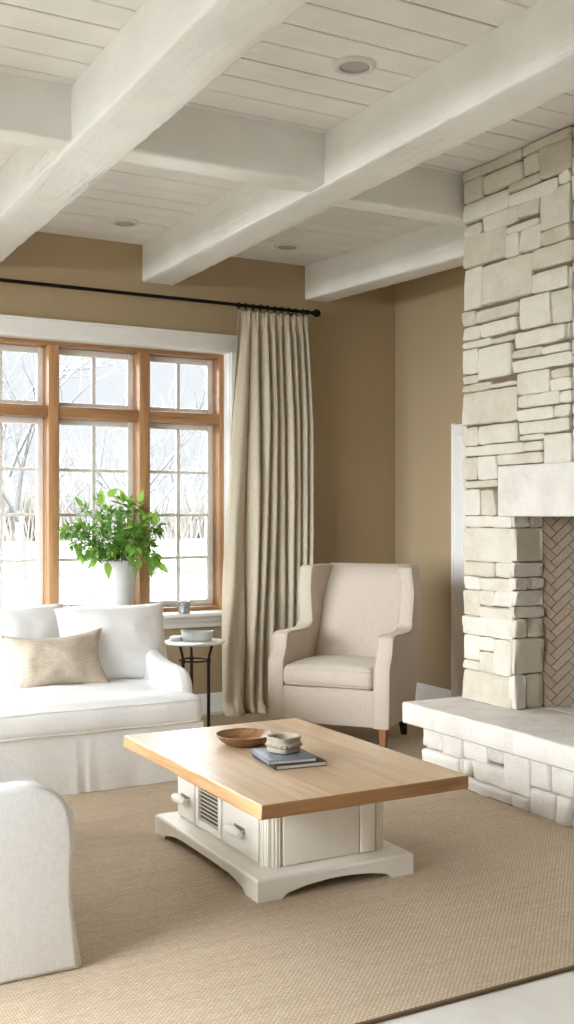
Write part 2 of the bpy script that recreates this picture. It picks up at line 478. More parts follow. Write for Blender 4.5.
# ------------------------------------------------------------------ ceiling beams
def beam(name, label, x0, x1, y0, y1, z0, z1, axis, mat, seed, skew=0.0):
    bm = bmesh.new()
    L0, L1 = (y0, y1) if axis == 'y' else (x0, x1)
    w0, w1 = (x0, x1) if axis == 'y' else (y0, y1)
    r = .014
    prof = []
    def arc(cx, cz, a0, a1):
        for i in range(4):
            a = a0+(a1-a0)*i/3
            prof.append((cx+r*math.cos(a), cz+r*math.sin(a)))
    nside = 5
    # section counter-clockwise, starting top-left
    prof.append((w0, z1))
    for i in range(1, nside): prof.append((w0, z1+(z0+r-z1)*i/nside))
    arc(w0+r, z0+r, PI, 1.5*PI)
    for i in range(1, nside): prof.append((w0+r+(w1-w0-2*r)*i/nside, z0))
    arc(w1-r, z0+r, 1.5*PI, 2*PI)
    for i in range(1, nside): prof.append((w1, z0+r+(z1-z0-r)*i/nside))
    prof.append((w1, z1))
    n = max(4, int((L1-L0)/.05)); rings = []
    for i in range(n+1):
        l = L0+(L1-L0)*i/n
        rg = []
        for (w, z) in prof:
            low = min(1, (z1-z)/.08)
            edge = 1.0 if (abs(z-z0) < r*1.01 and (w < w0+r*1.01 or w > w1-r*1.01)) else .45
            dw = nz((l*1.2, w*3, z*3), 1.0, seed)*.003*low+nz((l, w*2, z*2), 11, seed+5)*.005*low*edge
            dz = nz((l*1.0, w*3, z*3), 1.0, seed+11)*.003*low+nz((l, w*3, z*2), 13, seed+8)*.005*low*edge
            sh = skew*(L1-l)
            rg.append(bm.verts.new((w+dw+sh, l, z+dz) if axis == 'y' else (l, w+dw, z+dz)))
        rings.append(rg)
    m = len(prof)
    for a, b in zip(rings, rings[1:]):
        for k in range(m): bm.faces.new((a[k], a[(k+1) % m], b[(k+1) % m], b[k]))
    bm.faces.new(rings[0]); bm.faces.new(rings[-1])
    return tag(obj(name, bm, mat, smooth=45), label, 'ceiling beam')
ZB = 3.036
beam('ceiling_beam', 'thick white painted main ceiling beam at the upper left, nearest the sofas', 1.43, 1.70, YB, YW, ZB, ZC, 'y', M['beam_y'], 1)
beam('ceiling_beam', 'long white main ceiling beam through the middle, ending above the window by the curtain', 2.70, 2.94, YB, YW, ZB, ZC, 'y', M['beam_y'], 2)
beam('ceiling_beam', 'white main ceiling beam above the armchair, disappearing behind the stone chimney', 4.0, 4.20, 4.87, YW, ZB, ZC, 'y', M['beam_y'], 3, .12)
beam('cross_beam', 'white cross beam at the left edge, left of the thick main beam', XL, 1.44, 4.58, 4.75, ZB+.012, ZC, 'x', M['beam_x'], 4)
beam('cross_beam', 'white cross beam joining the two long main ceiling beams', 1.69, 2.715, 4.55, 4.73, ZB+.006, ZC, 'x', M['beam_x'], 5)
beam('cross_beam', 'white cross beam running into the top of the stone chimney', 2.93, 4.04, 4.735, 4.875, ZB+.01, ZC, 'x', M['beam_x'], 6)

# recessed ceiling lights
def can(x, y, label):
    t = thing('recessed_light', label, 'ceiling light', (x, y, ZC))
    bm = bmesh.new(); lathe(bm, [(.064, .001), (.064, -.012), (.074, -.015), (.086, -.010), (.092, -.002), (.092, .0005), (.064, .001)], 40)
    obj('trim_ring', bm, M['canring'], t)
    bm = bmesh.new(); lathe(bm, [(.0645, -.011), (.058, -.004), (.050, -.0025), (.0, -.0025)], 40)
    obj('baffle', bm, M['canbaf'], t)
    return t
can(2.40, 3.80, 'unlit round recessed ceiling light nearest the camera, between two long beams')
can(2.39, 6.53, 'small recessed ceiling light left of the middle beam, near the window wall')
can(3.59, 6.56, 'small recessed ceiling light right of the middle beam, above the curtain')

# ------------------------------------------------------------------ baseboards, window trim, door
def base_run(name, axis, c, sgn, a0, a1):
    prof = [(0, .0), (.016, .0), (.016, .098), (.011, .108), (.011, .118), (.006, .128), (.0, .134)]
    bm = bmesh.new()
    pts = [(c+sgn*p, z) for p, z in prof]
    prism(bm, pts, 'x' if axis == 'x' else 'y', a0, a1)
    return struct(obj(name, bm, M['white']))
base_run('baseboard_back', 'x', YW, -1, XL, XR)
base_run('baseboard_right', 'y', XR, -1, 6.276, YW-.016)
base_run('baseboard_left', 'y', XL, 1, YB, YW-.016)

# casing of the window (head, right side, sill with apron)
bm = bmesh.new()
B(bm, WX0-.13, 3.485, YW-.022, YW, 2.59, 2.695, .003)
B(bm, WX0-.14, 3.495, YW-.034, YW, 2.695, 2.715, .004)
B(bm, 3.375, 3.478, YW-.020, YW, .73, 2.59, .003)
B(bm, WX0-.12, WX0, YW-.020, YW, .73, 2.59, .003)
struct(obj('trim_1', bm, M['white']))
bm = bmesh.new()
B(bm, WX0, WX1, YW, 7.22, .690, .722, 0)
B(bm, WX0-.15, 3.40, 6.925, YW+.002, .694, .722, .008, 3)
B(bm, WX0-.13, 3.40, YW-.055, YW, .655, .694, .006)
B(bm, WX0-.13, 3.40, YW-.030, YW, .615, .655, .004)
struct(obj('trim_2', bm, M['white']))
bm = bmesh.new()                                        # white plaster reveal of the opening
B(bm, WX0, WX1, YW+.001, 7.33, 2.588, 2.611)
B(bm, 3.368, 3.3755, YW+.001, 7.33, .722, 2.588)
B(bm, WX0, WX0+.008, YW+.001, 7.33, .722, 2.588)
struct(obj('trim_3', bm, M['white']))

def make_window():
    w = struct(bpy.data.objects.new('window_1', None)); C.objects.link(w)
    YF, YS = 7.12, 7.235                                 # front of the timber, front of the sashes
    mul = [(2.06, 2.13), (2.71, 2.788)]
    mul = [(.76, .83), (1.41, 1.48)]+mul
    jam = [(WX0+.008, WX0+.045), (3.333, 3.368)]
    for a, b in jam: box('jamb', a, b, YF, 7.31, .722, 2.588, M['pine'], w, .003)
    for a, b in mul: box('mullion', a, b, YF-.012, 7.31, .722, 2.562, M['pine'], w, .004)
    xs = [jam[0]]+mul+[jam[1]]
    box('head_rail', jam[0][1], jam[1][0], YF, 7.31, 2.560, 2.588, M['pine_x'], w, .003)
    for (a0, a1), (b0, b1) in zip(xs, xs[1:]):
        box('transom_rail', a1, b0, YF, 7.31, 2.076, 2.152, M['pine_x'], w, .004)
        box('bottom_rail', a1, b0, YF+.02, 7.31, .722, .752, M['pine_x'], w, .003)
        for (z0, z1, rows) in ((2.150, 2.560, 1), (.752, 2.078, 4)):
            bm = bmesh.new(); s = .042; y0, y1 = YS, YS+.045
            B(bm, a1, a1+s, y0, y1, z0, z1, .004); B(bm, b0-s, b0, y0, y1, z0, z1, .004)
            B(bm, a1+s, b0-s, y0, y1, z0, z0+s, .004); B(bm, a1+s, b0-s, y0, y1, z1-s, z1, .004)
            mx = (a1+b0)/2
            B(bm, mx-.012, mx+.012, y0+.006, y1-.004, z0+s, z1-s, .003)
            for r in range(1, rows):
                zz = z0+s+(z1-z0-2*s)*r/rows
                B(bm, a1+s, b0-s, y0+.008, y1-.006, zz-.011, zz+.011, .003)
            sash = obj('sash', bm, M['white'], w)
            bm = bmesh.new(); B(bm, a1+s-.004, b0-s+.004, y0+.022, y0+.026, z0+s-.004, z1-s+.004)
            obj('pane', bm, M['glass'], sash)
        for k in range(3):                                # little pegs under the transom rail
            xx = a1+(b0-a1)*(.2+.3*k)
    # crank latches standing on the bottom rail
    for (a0, a1), (b0, b1) in zip(xs, xs[1:]):
        bm = bmesh.new(); xx = a1+.10
        B(bm, xx-.012, xx+.012, YF+.03, YF+.055, .752, .760, .002)
        tube(bm, [(xx, YF+.042, .758), (xx, YF+.042, .785), (xx+.004, YF+.036, .792)], .004, 6)
        obj('latch', bm, M['chrome'], w)
    return w
make_window()

def simple_window(name, axis, c, a0, a1, z0, z1, n):
    w = struct(bpy.data.objects.new(name, None)); C.objects.link(w)
    bm = bmesh.new()
    def bb(p, q, r, s, d0, d1):
        if axis == 'x': B(bm, p, q, c+d0, c+d1, r, s, .003)
        else: B(bm, c+d0, c+d1, p, q, r, s, .003)
    bb(a0, a1, z0, z0+.06, -.05, .05); bb(a0, a1, z1-.06, z1, -.05, .05)
    for k in range(n+1):
        p = a0+(a1-a0-.06)*k/n; bb(p, p+.06, z0, z1, -.05, .05)
    obj('frame', bm, M['pine'], w)
    bm = bmesh.new(); bb(a0, a1, z0, z1, -.004, .004)
    obj('pane', bm, M['glass'], w)
simple_window('window_2', 'y', XL-.2, LW[0], LW[1], LW[2], LW[3], 4)

d = struct(bpy.data.objects.new('door_1', None)); C.objects.link(d)
bm = bmesh.new()
B(bm, XR-.02, XR, 6.12, 6.265, 0, 2.07, .004); B(bm, XR-.028, XR, 6.25, 6.275, 0, 2.078, .003)
B(bm, XR-.02, XR, 5.29, 5.38, 0, 2.07, .004); B(bm, XR-.022, XR, 5.29, 6.265, 1.98, 2.07, .004)
obj('casing', bm, M['white'], d)
bm = bmesh.new(); B(bm, XR+.05, XR+.09, 5.38, 6.12, 0, 1.98, .003)
for (ya, yb) in ((5.46, 5.72), (5.78, 6.04)):
    for (za, zb) in ((.15, .85), (1.0, 1.85)):
        B(bm, XR+.042, XR+.052, ya, yb, za, zb, .006)
obj('door_panel', bm, M['white'], d)
bm = bmesh.new(); lathe(bm, [(0, 0), (.018, 0), (.012, .02), (.026, .04), (.024, .06), (0, .066)], 16)
for v in bm.verts: v.co = Vector((XR+.05-v.co.z, 5.46+v.co.x, .95+v.co.y))
obj('door_knob', bm, M['chrome'], d)

# ------------------------------------------------------------------ rug (cut to fit round the hearth)
bm = bmesh.new()
prism(bm, [(-.9, 2.49), (3.425, 2.49), (3.425, 4.80), (4.70, 4.80), (4.70, 6.86), (-.9, 6.86)], 'z', .001, .012, .003, 2)
rug = obj('sisal_rug', bm, M['rug'])
tag(rug, 'large flat woven tan sisal rug with dark bound edge under the furniture', 'rug')
bm = bmesh.new()
B(bm, -.905, 3.428, 2.481, 2.493, .0005, .0128, .003); B(bm, 3.424, 3.432, 2.481, 4.79, .0005, .0128, .002)
obj('binding', bm, M['binding'], rug)

# ------------------------------------------------------------------ stone fireplace
FX = 3.69        # front face of the masonry
SH, CHh = 1073.0, 0
class Stones:
    def __init__(s): s.v = []; s.f = []; s.t = []
    def add(s, o, eu, ev, en, w, h, depth, tone, back=.05, seed=0, step=.028, rr=.006, rough=.0045):
        """stone with lower-left corner o, in-plane axes eu, ev, outward normal en"""
        gap = .0006
        nu = max(3, int(w/step)); nv = max(3, int(h/step))
        def tk(n, L):
            e = min(rr, L*.25); e2 = e*.35
            return [0, e2, e]+[e+(L-2*e)*i/(n) for i in range(1, n)]+[L-e, L-e2, L]
        U = tk(nu, w); V = tk(nv, h); base = len(s.v)
        tilt = R.uniform(-.012, .012); tilt2 = R.uniform(-.010, .010)
        for j, b in enumerate(V):
            for i, a in enumerate(U):
                eu_ = min(a, w-a); ev_ = min(b, h-b); e = min(eu_, ev_)
                fall = 1-min(1, e/rr)
                hgt = depth*(1-.45*fall**2.6)
                wp = o+eu*a+ev*b
                hgt += (tilt*(a/w-.5)*2+tilt2*(b/h-.5)*2)*(1-fall)*.8
                hgt += (nz(wp, 9, seed)*rough+nz(wp, 28, seed+2)*rough*.4)*(1-.5*fall)
                # wandering outline, corners knocked off
                cu = -1 if a < w/2 else 1; cv = -1 if b < h/2 else 1
                eb = max(0, 1-e/.03)
                du = nz(wp, 12, seed+7)*.004*eb-cu*gap*(1 if eu_ < .03 else 0)*eb
                dv = nz(wp, 12, seed+13)*.004*eb-cv*gap*(1 if ev_ < .03 else 0)*eb
                cor = max(0, 1-eu_/.022)*max(0, 1-ev_/.022)
                du -= cu*cor*.004; dv -= cv*cor*.004
                s.v.append(wp+eu*du+ev*dv+en*hgt)
        nU, nV = len(U), len(V)
        for j in range(nV-1):
            for i in range(nU-1):
                q = base+j*nU+i; s.f.append((q, q+1, q+1+nU, q+nU)); s.t.append(tone)
        rim = [base+i for i in range(nU)]+[base+j*nU+nU-1 for j in range(1, nV)]+[base+(nV-1)*nU+i for i in range(nU-2, -1, -1)]+[base+j*nU for j in range(nV-2, 0, -1)]
        bb = len(s.v)
        for q in rim:
            p = s.v[q]; dpt = (p-o).dot(en)
            s.v.append(p-en*(dpt+back))
        m = len(rim)
        for k in range(m):
            s.f.append((rim[k], rim[(k+1) % m], bb+(k+1) % m, bb+k)); s.t.append(tone)
    def build(s, name, mat, parent):
        me = bpy.data.meshes.new(name); me.from_pydata([tuple(v) for v in s.v], [], s.f); me.update()
        bmx = bmesh.new(); bmx.from_mesh(me); bmesh.ops.recalc_face_normals(bmx, faces=bmx.faces[:]); bmx.to_mesh(me); bmx.free()
        at = me.attributes.new('tone', 'FLOAT', 'FACE'); at.data.foreach_set('value', s.t)
        return link_mesh(name, me, mat, parent, 60)

E_Z = Vector((0, 0, 1)); E_Yn = Vector((0, -1, 0)); E_Xn = Vector((-1, 0, 0)); E_X = Vector((1, 0, 0))
# stones of the visible facing: (far y, near y, bottom z, top z)
FRONT = [(4.700, 4.231, 3.233, 3.285), (4.220, 3.870, 3.233, 3.283), (4.700, 4.536, 3.112, 3.230), (4.528, 4.216, 3.121, 3.217), (4.213, 4.095, 3.134, 3.225), (4.088, 3.870, 3.080, 3.233), (4.327, 4.092, 3.077, 3.122), (4.700, 4.332, 3.003, 3.106), (4.316, 3.965, 2.993, 3.065), (3.957, 3.870, 3.021, 3.078), (4.531, 4.255, 2.918, 3.003), (4.250, 4.092, 2.921, 3.002), (4.088, 3.879, 2.822, 3.015), (4.700, 4.553, 2.923, 2.986), (4.348, 4.092, 2.864, 2.900), (4.086, 3.870, 2.747, 2.817), (4.348, 4.243, 2.743, 2.864), (4.234, 4.092, 2.747, 2.866), (4.700, 4.351, 2.756, 2.925), (4.150, 3.870, 2.637, 2.739), (4.700, 4.544, 2.527, 2.749), (4.541, 4.150, 2.529, 2.737), (4.145, 3.893, 2.518, 2.618), (3.890, 3.870, 2.498, 2.609), (4.700, 4.603, 2.442, 2.518), (4.598, 4.246, 2.442, 2.506), (4.243, 4.007, 2.355, 2.513), (4.001, 3.870, 2.348, 2.507), (4.700, 4.558, 2.360, 2.431), (4.556, 4.255, 2.361, 2.430), (4.700, 4.467, 2.316, 2.352), (4.466, 4.281, 2.313, 2.342), (4.281, 3.902, 2.262, 2.341), (3.897, 3.870, 2.259, 2.338), (4.292, 4.078, 2.211, 2.253), (4.078, 3.870, 2.207, 2.243), (4.700, 4.578, 2.177, 2.311), (4.573, 4.301, 2.135, 2.304), (4.296, 3.870, 2.141, 2.200), (4.700, 4.569, 2.125, 2.169), (4.700, 4.470, 2.077, 2.119), (4.474, 4.258, 2.081, 2.102), (4.254, 4.018, 2.020, 2.132), (4.018, 3.870, 2.079, 2.124), (4.015, 3.870, 2.020, 2.079), (4.700, 4.261, 1.897, 2.072), (4.254, 3.954, 1.956, 2.017), (3.951, 3.870, 1.955, 2.013), (4.261, 3.993, 1.888, 1.946), (3.990, 3.879, 1.886, 1.945), (4.700, 4.581, 1.788, 1.886), (4.578, 4.255, 1.788, 1.885), (4.246, 3.883, 1.820, 1.881), (4.240, 4.061, 1.787, 1.815), (4.700, 4.207, 1.730, 1.782), (4.207, 4.064, 1.734, 1.780), (4.061, 3.870, 1.659, 1.807), (4.578, 4.414, 1.601, 1.724), (4.414, 4.066, 1.672, 1.726), (4.700, 4.581, 1.602, 1.722), (4.700, 4.424, 1.559, 1.595), (4.700, 4.561, 1.409, 1.549), (4.554, 4.424, 1.409, 1.545), (4.700, 4.459, 1.347, 1.405), (4.456, 4.300, 1.344, 1.405), (4.700, 4.300, 1.160, 1.341), (4.700, 4.435, 1.082, 1.158), (4.435, 4.300, 1.085, 1.161), (4.700, 4.551, 1.009, 1.080), (4.551, 4.300, 1.009, 1.076), (4.700, 4.561, 0.867, 1.003), (4.556, 4.438, 0.928, 1.010), (4.438, 4.300, 0.932, 1.008), (4.553, 4.300, 0.857, 0.923), (4.700, 4.300, 0.764, 0.863), (4.700, 4.561, 0.626, 0.759), (4.558, 4.443, 0.687, 0.757), (4.700, 4.561, 0.571, 0.621), (4.561, 4.443, 0.569, 0.681), (4.443, 4.300, 0.572, 0.757), (4.700, 4.300, 0.344, 0.568)]
JAMB = [(3.675, 3.772, 1.345, 1.404), (3.774, 3.872, 1.345, 1.404), (3.675, 3.872, 1.169, 1.342), (3.675, 3.872, 1.089, 1.165), (3.675, 3.769, 1.022, 1.085), (3.772, 3.872, 1.022, 1.085), (3.675, 3.872, 0.939, 1.018), (3.675, 3.872, 0.877, 0.936), (3.675, 3.761, 0.774, 0.873), (3.764, 3.872, 0.774, 0.873), (3.675, 3.872, 0.588, 0.770), (3.675, 3.759, 0.405, 0.584), (3.761, 3.872, 0.405, 0.584)]
HEARTH = [(4.715, 4.566, 0.162, 0.292), (4.566, 4.393, 0.152, 0.292), (4.715, 4.422, 0.041, 0.154), (4.422, 4.388, 0.076, 0.166), (4.388, 4.198, 0.165, 0.292), (4.198, 4.073, 0.193, 0.292), (4.388, 4.316, 0.083, 0.165), (4.316, 4.068, 0.073, 0.175), (4.068, 3.882, 0.071, 0.292), (3.878, 3.745, 0.134, 0.292), (3.741, 3.605, 0.131, 0.292), (4.404, 4.004, 0.000, 0.071), (4.012, 3.882, 0.000, 0.073), (3.878, 3.710, 0.000, 0.130), (3.708, 3.605, 0.000, 0.132)]

fp = thing('stone_fireplace', 'floor to ceiling pale stone fireplace with thick lintel and raised hearth', 'fireplace', (3.9, 3.5, 0))
fp.location = (0, 0, 0)
YO0, YO1 = 2.72, 4.295                                  # opening
YF0, YF1 = 2.32, 4.70                                   # whole chimney breast
HZ = .405                                               # top of the hearth slab
LZ0, LZ1 = 1.402, 1.664
bm = bmesh.new()
B(bm, FX+.004, XR-.001, YO1+.004, YF1-.004, 0, ZC-.003)
B(bm, FX+.004, XR-.001, YF0, YO0-.004, 0, ZC-.001)
B(bm, FX+.004, XR-.001, YO0-.004, YO1+.004, LZ0+.02, ZC-.001)
obj('masonry_core', bm, M['mortar'], fp)
S = Stones()
for k, (ya, yb, za, zb) in enumerate(FRONT):             # ya > yb: from far to near
    za = max(za, HZ) if za < 1 else za
    if zb-za < .012: continue
    dep = .014+R.uniform(0, .007)
    gr_ = .0015
    S.add(Vector((FX, ya+(gr_ if ya < 4.695 else 0), za-gr_)), E_Yn, E_Z, E_Xn, ya-yb+2*gr_, zb-za+2*gr_, dep, R.random(), .03, k*3.1)
# beyond the traced part: coursed random ashlar
def ashlar(S, o, eu, ev, en, W, H0, H1, seed, hs=(.06, .15), ws=(.12, .34), depth=.014):
    z = H0; rr = random.Random(seed); n = 0
    while z < H1-.03:
        h = min(rr.uniform(*hs), H1-z)
        if H1-z-h < .05: h = H1-z
        a = 0
        while a < W-.02:
            w = min(rr.uniform(*ws), W-a)
            if W-a-w < .09: w = W-a
            if h > .11 and rr.random() < .35 and w > .15:
                q = h*rr.uniform(.4, .6)
                S.add(o+eu*a+ev*z, eu, ev, en, w, q, depth+rr.uniform(0, .007), rr.random(), .03, seed+n)
                S.add(o+eu*a+ev*(z+q), eu, ev, en, w, h-q, depth+rr.uniform(0, .007), rr.random(), .03, seed+n+.5)
            else:
                S.add(o+eu*a+ev*z, eu, ev, en, w, h, depth+rr.uniform(0, .007), rr.random(), .03, seed+n)
            a += w; n += 1
        z += h
ashlar(S, Vector((FX, 3.86, 0)), E_Yn, E_Z, E_Xn, 3.86-YF0, LZ1+.004, ZC-.004, 50)
ashlar(S, Vector((FX, YO0, 0)), E_Yn, E_Z, E_Xn, YO0-YF0, HZ, LZ0, 80)
ashlar(S, Vector((FX, 2.60, 0)), E_Yn, E_Z, E_Xn, 2.60-YF0, LZ0+.003, LZ1+.003, 81)
ashlar(S, Vector((XR-.02, YF1, 0)), E_Xn, E_Z, Vector((0, 1, 0)), XR-FX-.04, HZ, ZC-.004, 90, depth=.008)
for k, (xa, xb, za, zb) in enumerate(JAMB):              # far jamb of the opening, facing the room's near end
    S.add(Vector((xa, YO1, za)), E_X, E_Z, E_Yn, xb-xa, zb-za, .010+R.uniform(0, .008), R.random(), .03, 200+k)
ashlar(S, Vector((3.87, YO0, 0)), E_Xn, E_Z, Vector((0, 1, 0)), .18, HZ, LZ0, 95, ws=(.18, .2))
S.build('stone_facing', M['stone'], fp)
# lintel: one long sawn stone
bm = bmesh.new()
B(bm, FX-.05, FX+.20, 2.60, 4.375, LZ0, LZ1, .010, 3)
lin = obj('lintel', bm, M['slab'], fp)
# hearth slab
def rough_slab(name, x0, x1, y0, y1, z0, z1, mat, parent):
    bm = bmesh.new(); t = bmesh.new()
    B(t, x0, x1, y0, y1, z0, z1, .012, 3)
    es = [e for e in t.edges if e.calc_length() > .2]
    for _ in range(1):
        bmesh.ops.subdivide_edges(t, edges=es, cuts=36, use_grid_fill=True)
    for v in t.verts:
        s = 1 if v.co.z < z1-.005 else .35
        n1 = nz(v.co, 6, 3)*.010*s+nz(v.co, 22, 5)*.004*s
        if v.co.x < x0+.02: v.co.x += n1
        if v.co.y > y1-.02: v.co.y += n1
        if v.co.z > z1-.005: v.co.z += nz(v.co, 5, 8)*.002
    merge(bm, t)
    return obj(name, bm, mat, parent, 50)
rough_slab('hearth_slab', 3.315, 3.88, 2.22, 4.775, .292, HZ, M['slab'], fp)
bm = bmesh.new(); B(bm, 3.88, XR-.05, YO0-.03, YO1+.03, .02, HZ-.001)
obj('firebox_floor', bm, M['slab'], fp)
bm = bmesh.new(); B(bm, 3.462, 3.88, 2.30, 4.73, .0, .30)
obj('hearth_core', bm, M['mortar'], fp)
S = Stones()
for k, (ya, yb, za, zb) in enumerate(HEARTH):
    za = max(za, .0); zb = min(zb, .292)
    if zb-za < .012: continue
    S.add(Vector((3.455, ya+(.02 if ya > 4.7 else 0), za)), E_Yn, E_Z, E_Xn, ya-yb+(.02 if ya > 4.7 else 0), zb-za, .025+R.uniform(0, .014), R.random(), .02, 300+k*2, rr=.016, rough=.012)
ashlar(S, Vector((3.455, 3.60, 0)), E_Yn, E_Z, E_Xn, 3.60-2.30, .0, .292, 60, hs=(.10, .16), ws=(.12, .26), depth=.025)
ashlar(S, Vector((3.88, 4.73, 0)), E_Xn, E_Z, Vector((0, 1, 0)), .42, .0, .292, 61, hs=(.10, .16), depth=.012)
S.build('hearth_stones', M['stone_w'], fp)

# firebox lining in herringbone brick: splayed sides and back, each a panel
def clip(poly, w, h):
    def cut(P, ins, inter):
        out = []
        for i in range(len(P)):
            a, b = P[i-1], P[i]
            if ins(b):
                if not ins(a): out.append(inter(a, b))
                out.append(b)
            elif ins(a): out.append(inter(a, b))
        return out
    def mk(ax, val, sg):
        ins = lambda p: (p[ax]-val)*sg >= 0
        def inter(a, b):
            t = (val-a[ax])/(b[ax]-a[ax]); return (a[0]+(b[0]-a[0])*t, a[1]+(b[1]-a[1])*t)
        return ins, inter
    for ax, val, sg in ((0, 0, 1), (0, w, -1), (1, 0, 1), (1, h, -1)):
        if len(poly) < 3: return []
        poly = cut(poly, *mk(ax, val, sg))
    return poly
def herring(name, p0, p1, z0, z1, parent):
    p0 = Vector((p0[0], p0[1], z0)); p1 = Vector((p1[0], p1[1], z0))
    w = (p1-p0).length; h = z1-z0; eu = (p1-p0).normalized(); en = E_Z.cross(eu)*-1
    W = .043; g = .0022; vs = []; fs = []; tn = []
    n = int(max(w, h)*1.5/W)+6
    for x in range(-n, n):
        for y in range(-n, n):
            k = (x-y) % 6
            if k == 0: r = (x*W, y*W, (x+3)*W, (y+1)*W)
            elif k == 5: r = (x*W, y*W, (x+1)*W, (y+3)*W)
            else: continue
            q = [(r[0]+g, r[1]+g), (r[2]-g, r[1]+g), (r[2]-g, r[3]-g), (r[0]+g, r[3]-g)]
            c = math.sqrt(.5)
            q = [((a-b)*c+w/2, (a+b)*c) for a, b in q]
            q = clip(q, w, h)
            if len(q) < 3: continue
            b0 = len(vs); m = len(q); tt = R.random()
            for (a, b) in q: vs.append(p0+eu*a+E_Z*b+en*.004)
            for (a, b) in q: vs.append(p0+eu*a+E_Z*b)
            fs.append(tuple(range(b0, b0+m))); tn.append(tt)
            for i in range(m): fs.append((b0+i, b0+(i+1) % m, b0+m+(i+1) % m, b0+m+i)); tn.append(tt)
    me = bpy.data.meshes.new(name); me.from_pydata([tuple(v) for v in vs], [], fs); me.update()
    at = me.attributes.new('tone', 'FLOAT', 'FACE'); at.data.foreach_set('value', tn)
    link_mesh(name, me, M['fbrick'], parent, 30)
    # grout bed just behind
    bmg = bmesh.new(); q = [p0-en*.001, p1-en*.001, p1-en*.03, p0-en*.03]
    a = [bmg.verts.new(v) for v in q]; b = [bmg.verts.new(v+E_Z*h) for v in q]
    bmg.faces.new(a); bmg.faces.new(b)
    for i in range(4): bmg.faces.new((a[i], a[(i+1) % 4], b[(i+1) % 4], b[i]))
    obj('grout_bed', bmg, M['grout'], parent)
FBZ = 1.46
herring('firebox_side', (3.868, 4.300), (4.32, 4.02), HZ, FBZ, fp)
herring('firebox_back', (4.32, 4.02), (4.32, 3.00), HZ, FBZ, fp)
herring('firebox_side', (4.32, 3.00), (3.868, 2.715), HZ, FBZ, fp)
# low iron fire grate with pale logs
gr = thing('fire_grate', 'low black iron grate standing in the firebox at the right edge', 'fire grate', (4.06, 3.52, HZ))
bm = bmesh.new()
for k in range(7):
    yy = -.30+.1*k
    tube(bm, [(-.14, yy, .14), (-.13, yy, .07), (-.10, yy, .055), (.14, yy, .055), (.16, yy, .10)], .008, 6)
obj('grate_bars', bm, M['black'], gr)
for sx in (-1, 1):
    for sy in (-1, 1):
        bm = bmesh.new(); tube(bm, [(sx*.09, sy*.26, .0), (sx*.09, sy*.26, .056)], .009, 6); obj('leg', bm, M['black'], gr)
bm = bmesh.new(); tube(bm, [(-.09, -.31, .05), (-.09, .31, .05)], .007, 6); tube(bm, [(.09, -.31, .05), (.09, .31, .05)], .007, 6)
obj('grate_rail', bm, M['black'], gr)

# ------------------------------------------------------------------ curtain rod and curtain
rod = thing('curtain_rod', 'long black iron curtain rod with round ball finial above the window', 'curtain rod', (0, 0, 0))
RY, RZ = 6.86, 2.908
bm = bmesh.new(); tube(bm, [(-.55, RY, RZ), (3.92, RY, RZ)], .0125, 16)
obj('rod', bm, M['black'], rod)
for xx, s in ((3.92, 1), (-.55, -1)):
    bm = bmesh.new()
    lathe(bm, [(0, -.012), (.016, -.012), (.018, 0), (.018, .012), (.0125, .02), (.0125, .045), (.015, .052), (.020, .058), (.027, .068), (.030, .082), (.027, .097), (.018, .108), (0, .113)], 20)
    for v in bm.verts: v.co = Vector((xx+s*v.co.z, RY+v.co.x, RZ+v.co.y))
    obj('finial', bm, M['black'], rod)
for xx in (-.45, 3.80):
    bm = bmesh.new()
    tube(bm, [(xx, YW-.004, RZ-.03), (xx, YW-.05, RZ-.03), (xx, RY+.02, RZ-.028), (xx, RY, RZ-.019)], .007, 8)
    t = bmesh.new(); lathe(t, [(0, 0), (.024, 0), (.024, .006), (0, .008)], 16)
    merge(bm, t, Matrix.Translation((xx, YW, RZ-.03)) @ Matrix.Rotation(PI/2, 4, 'X'))
    obj('bracket', bm, M['black'], rod)

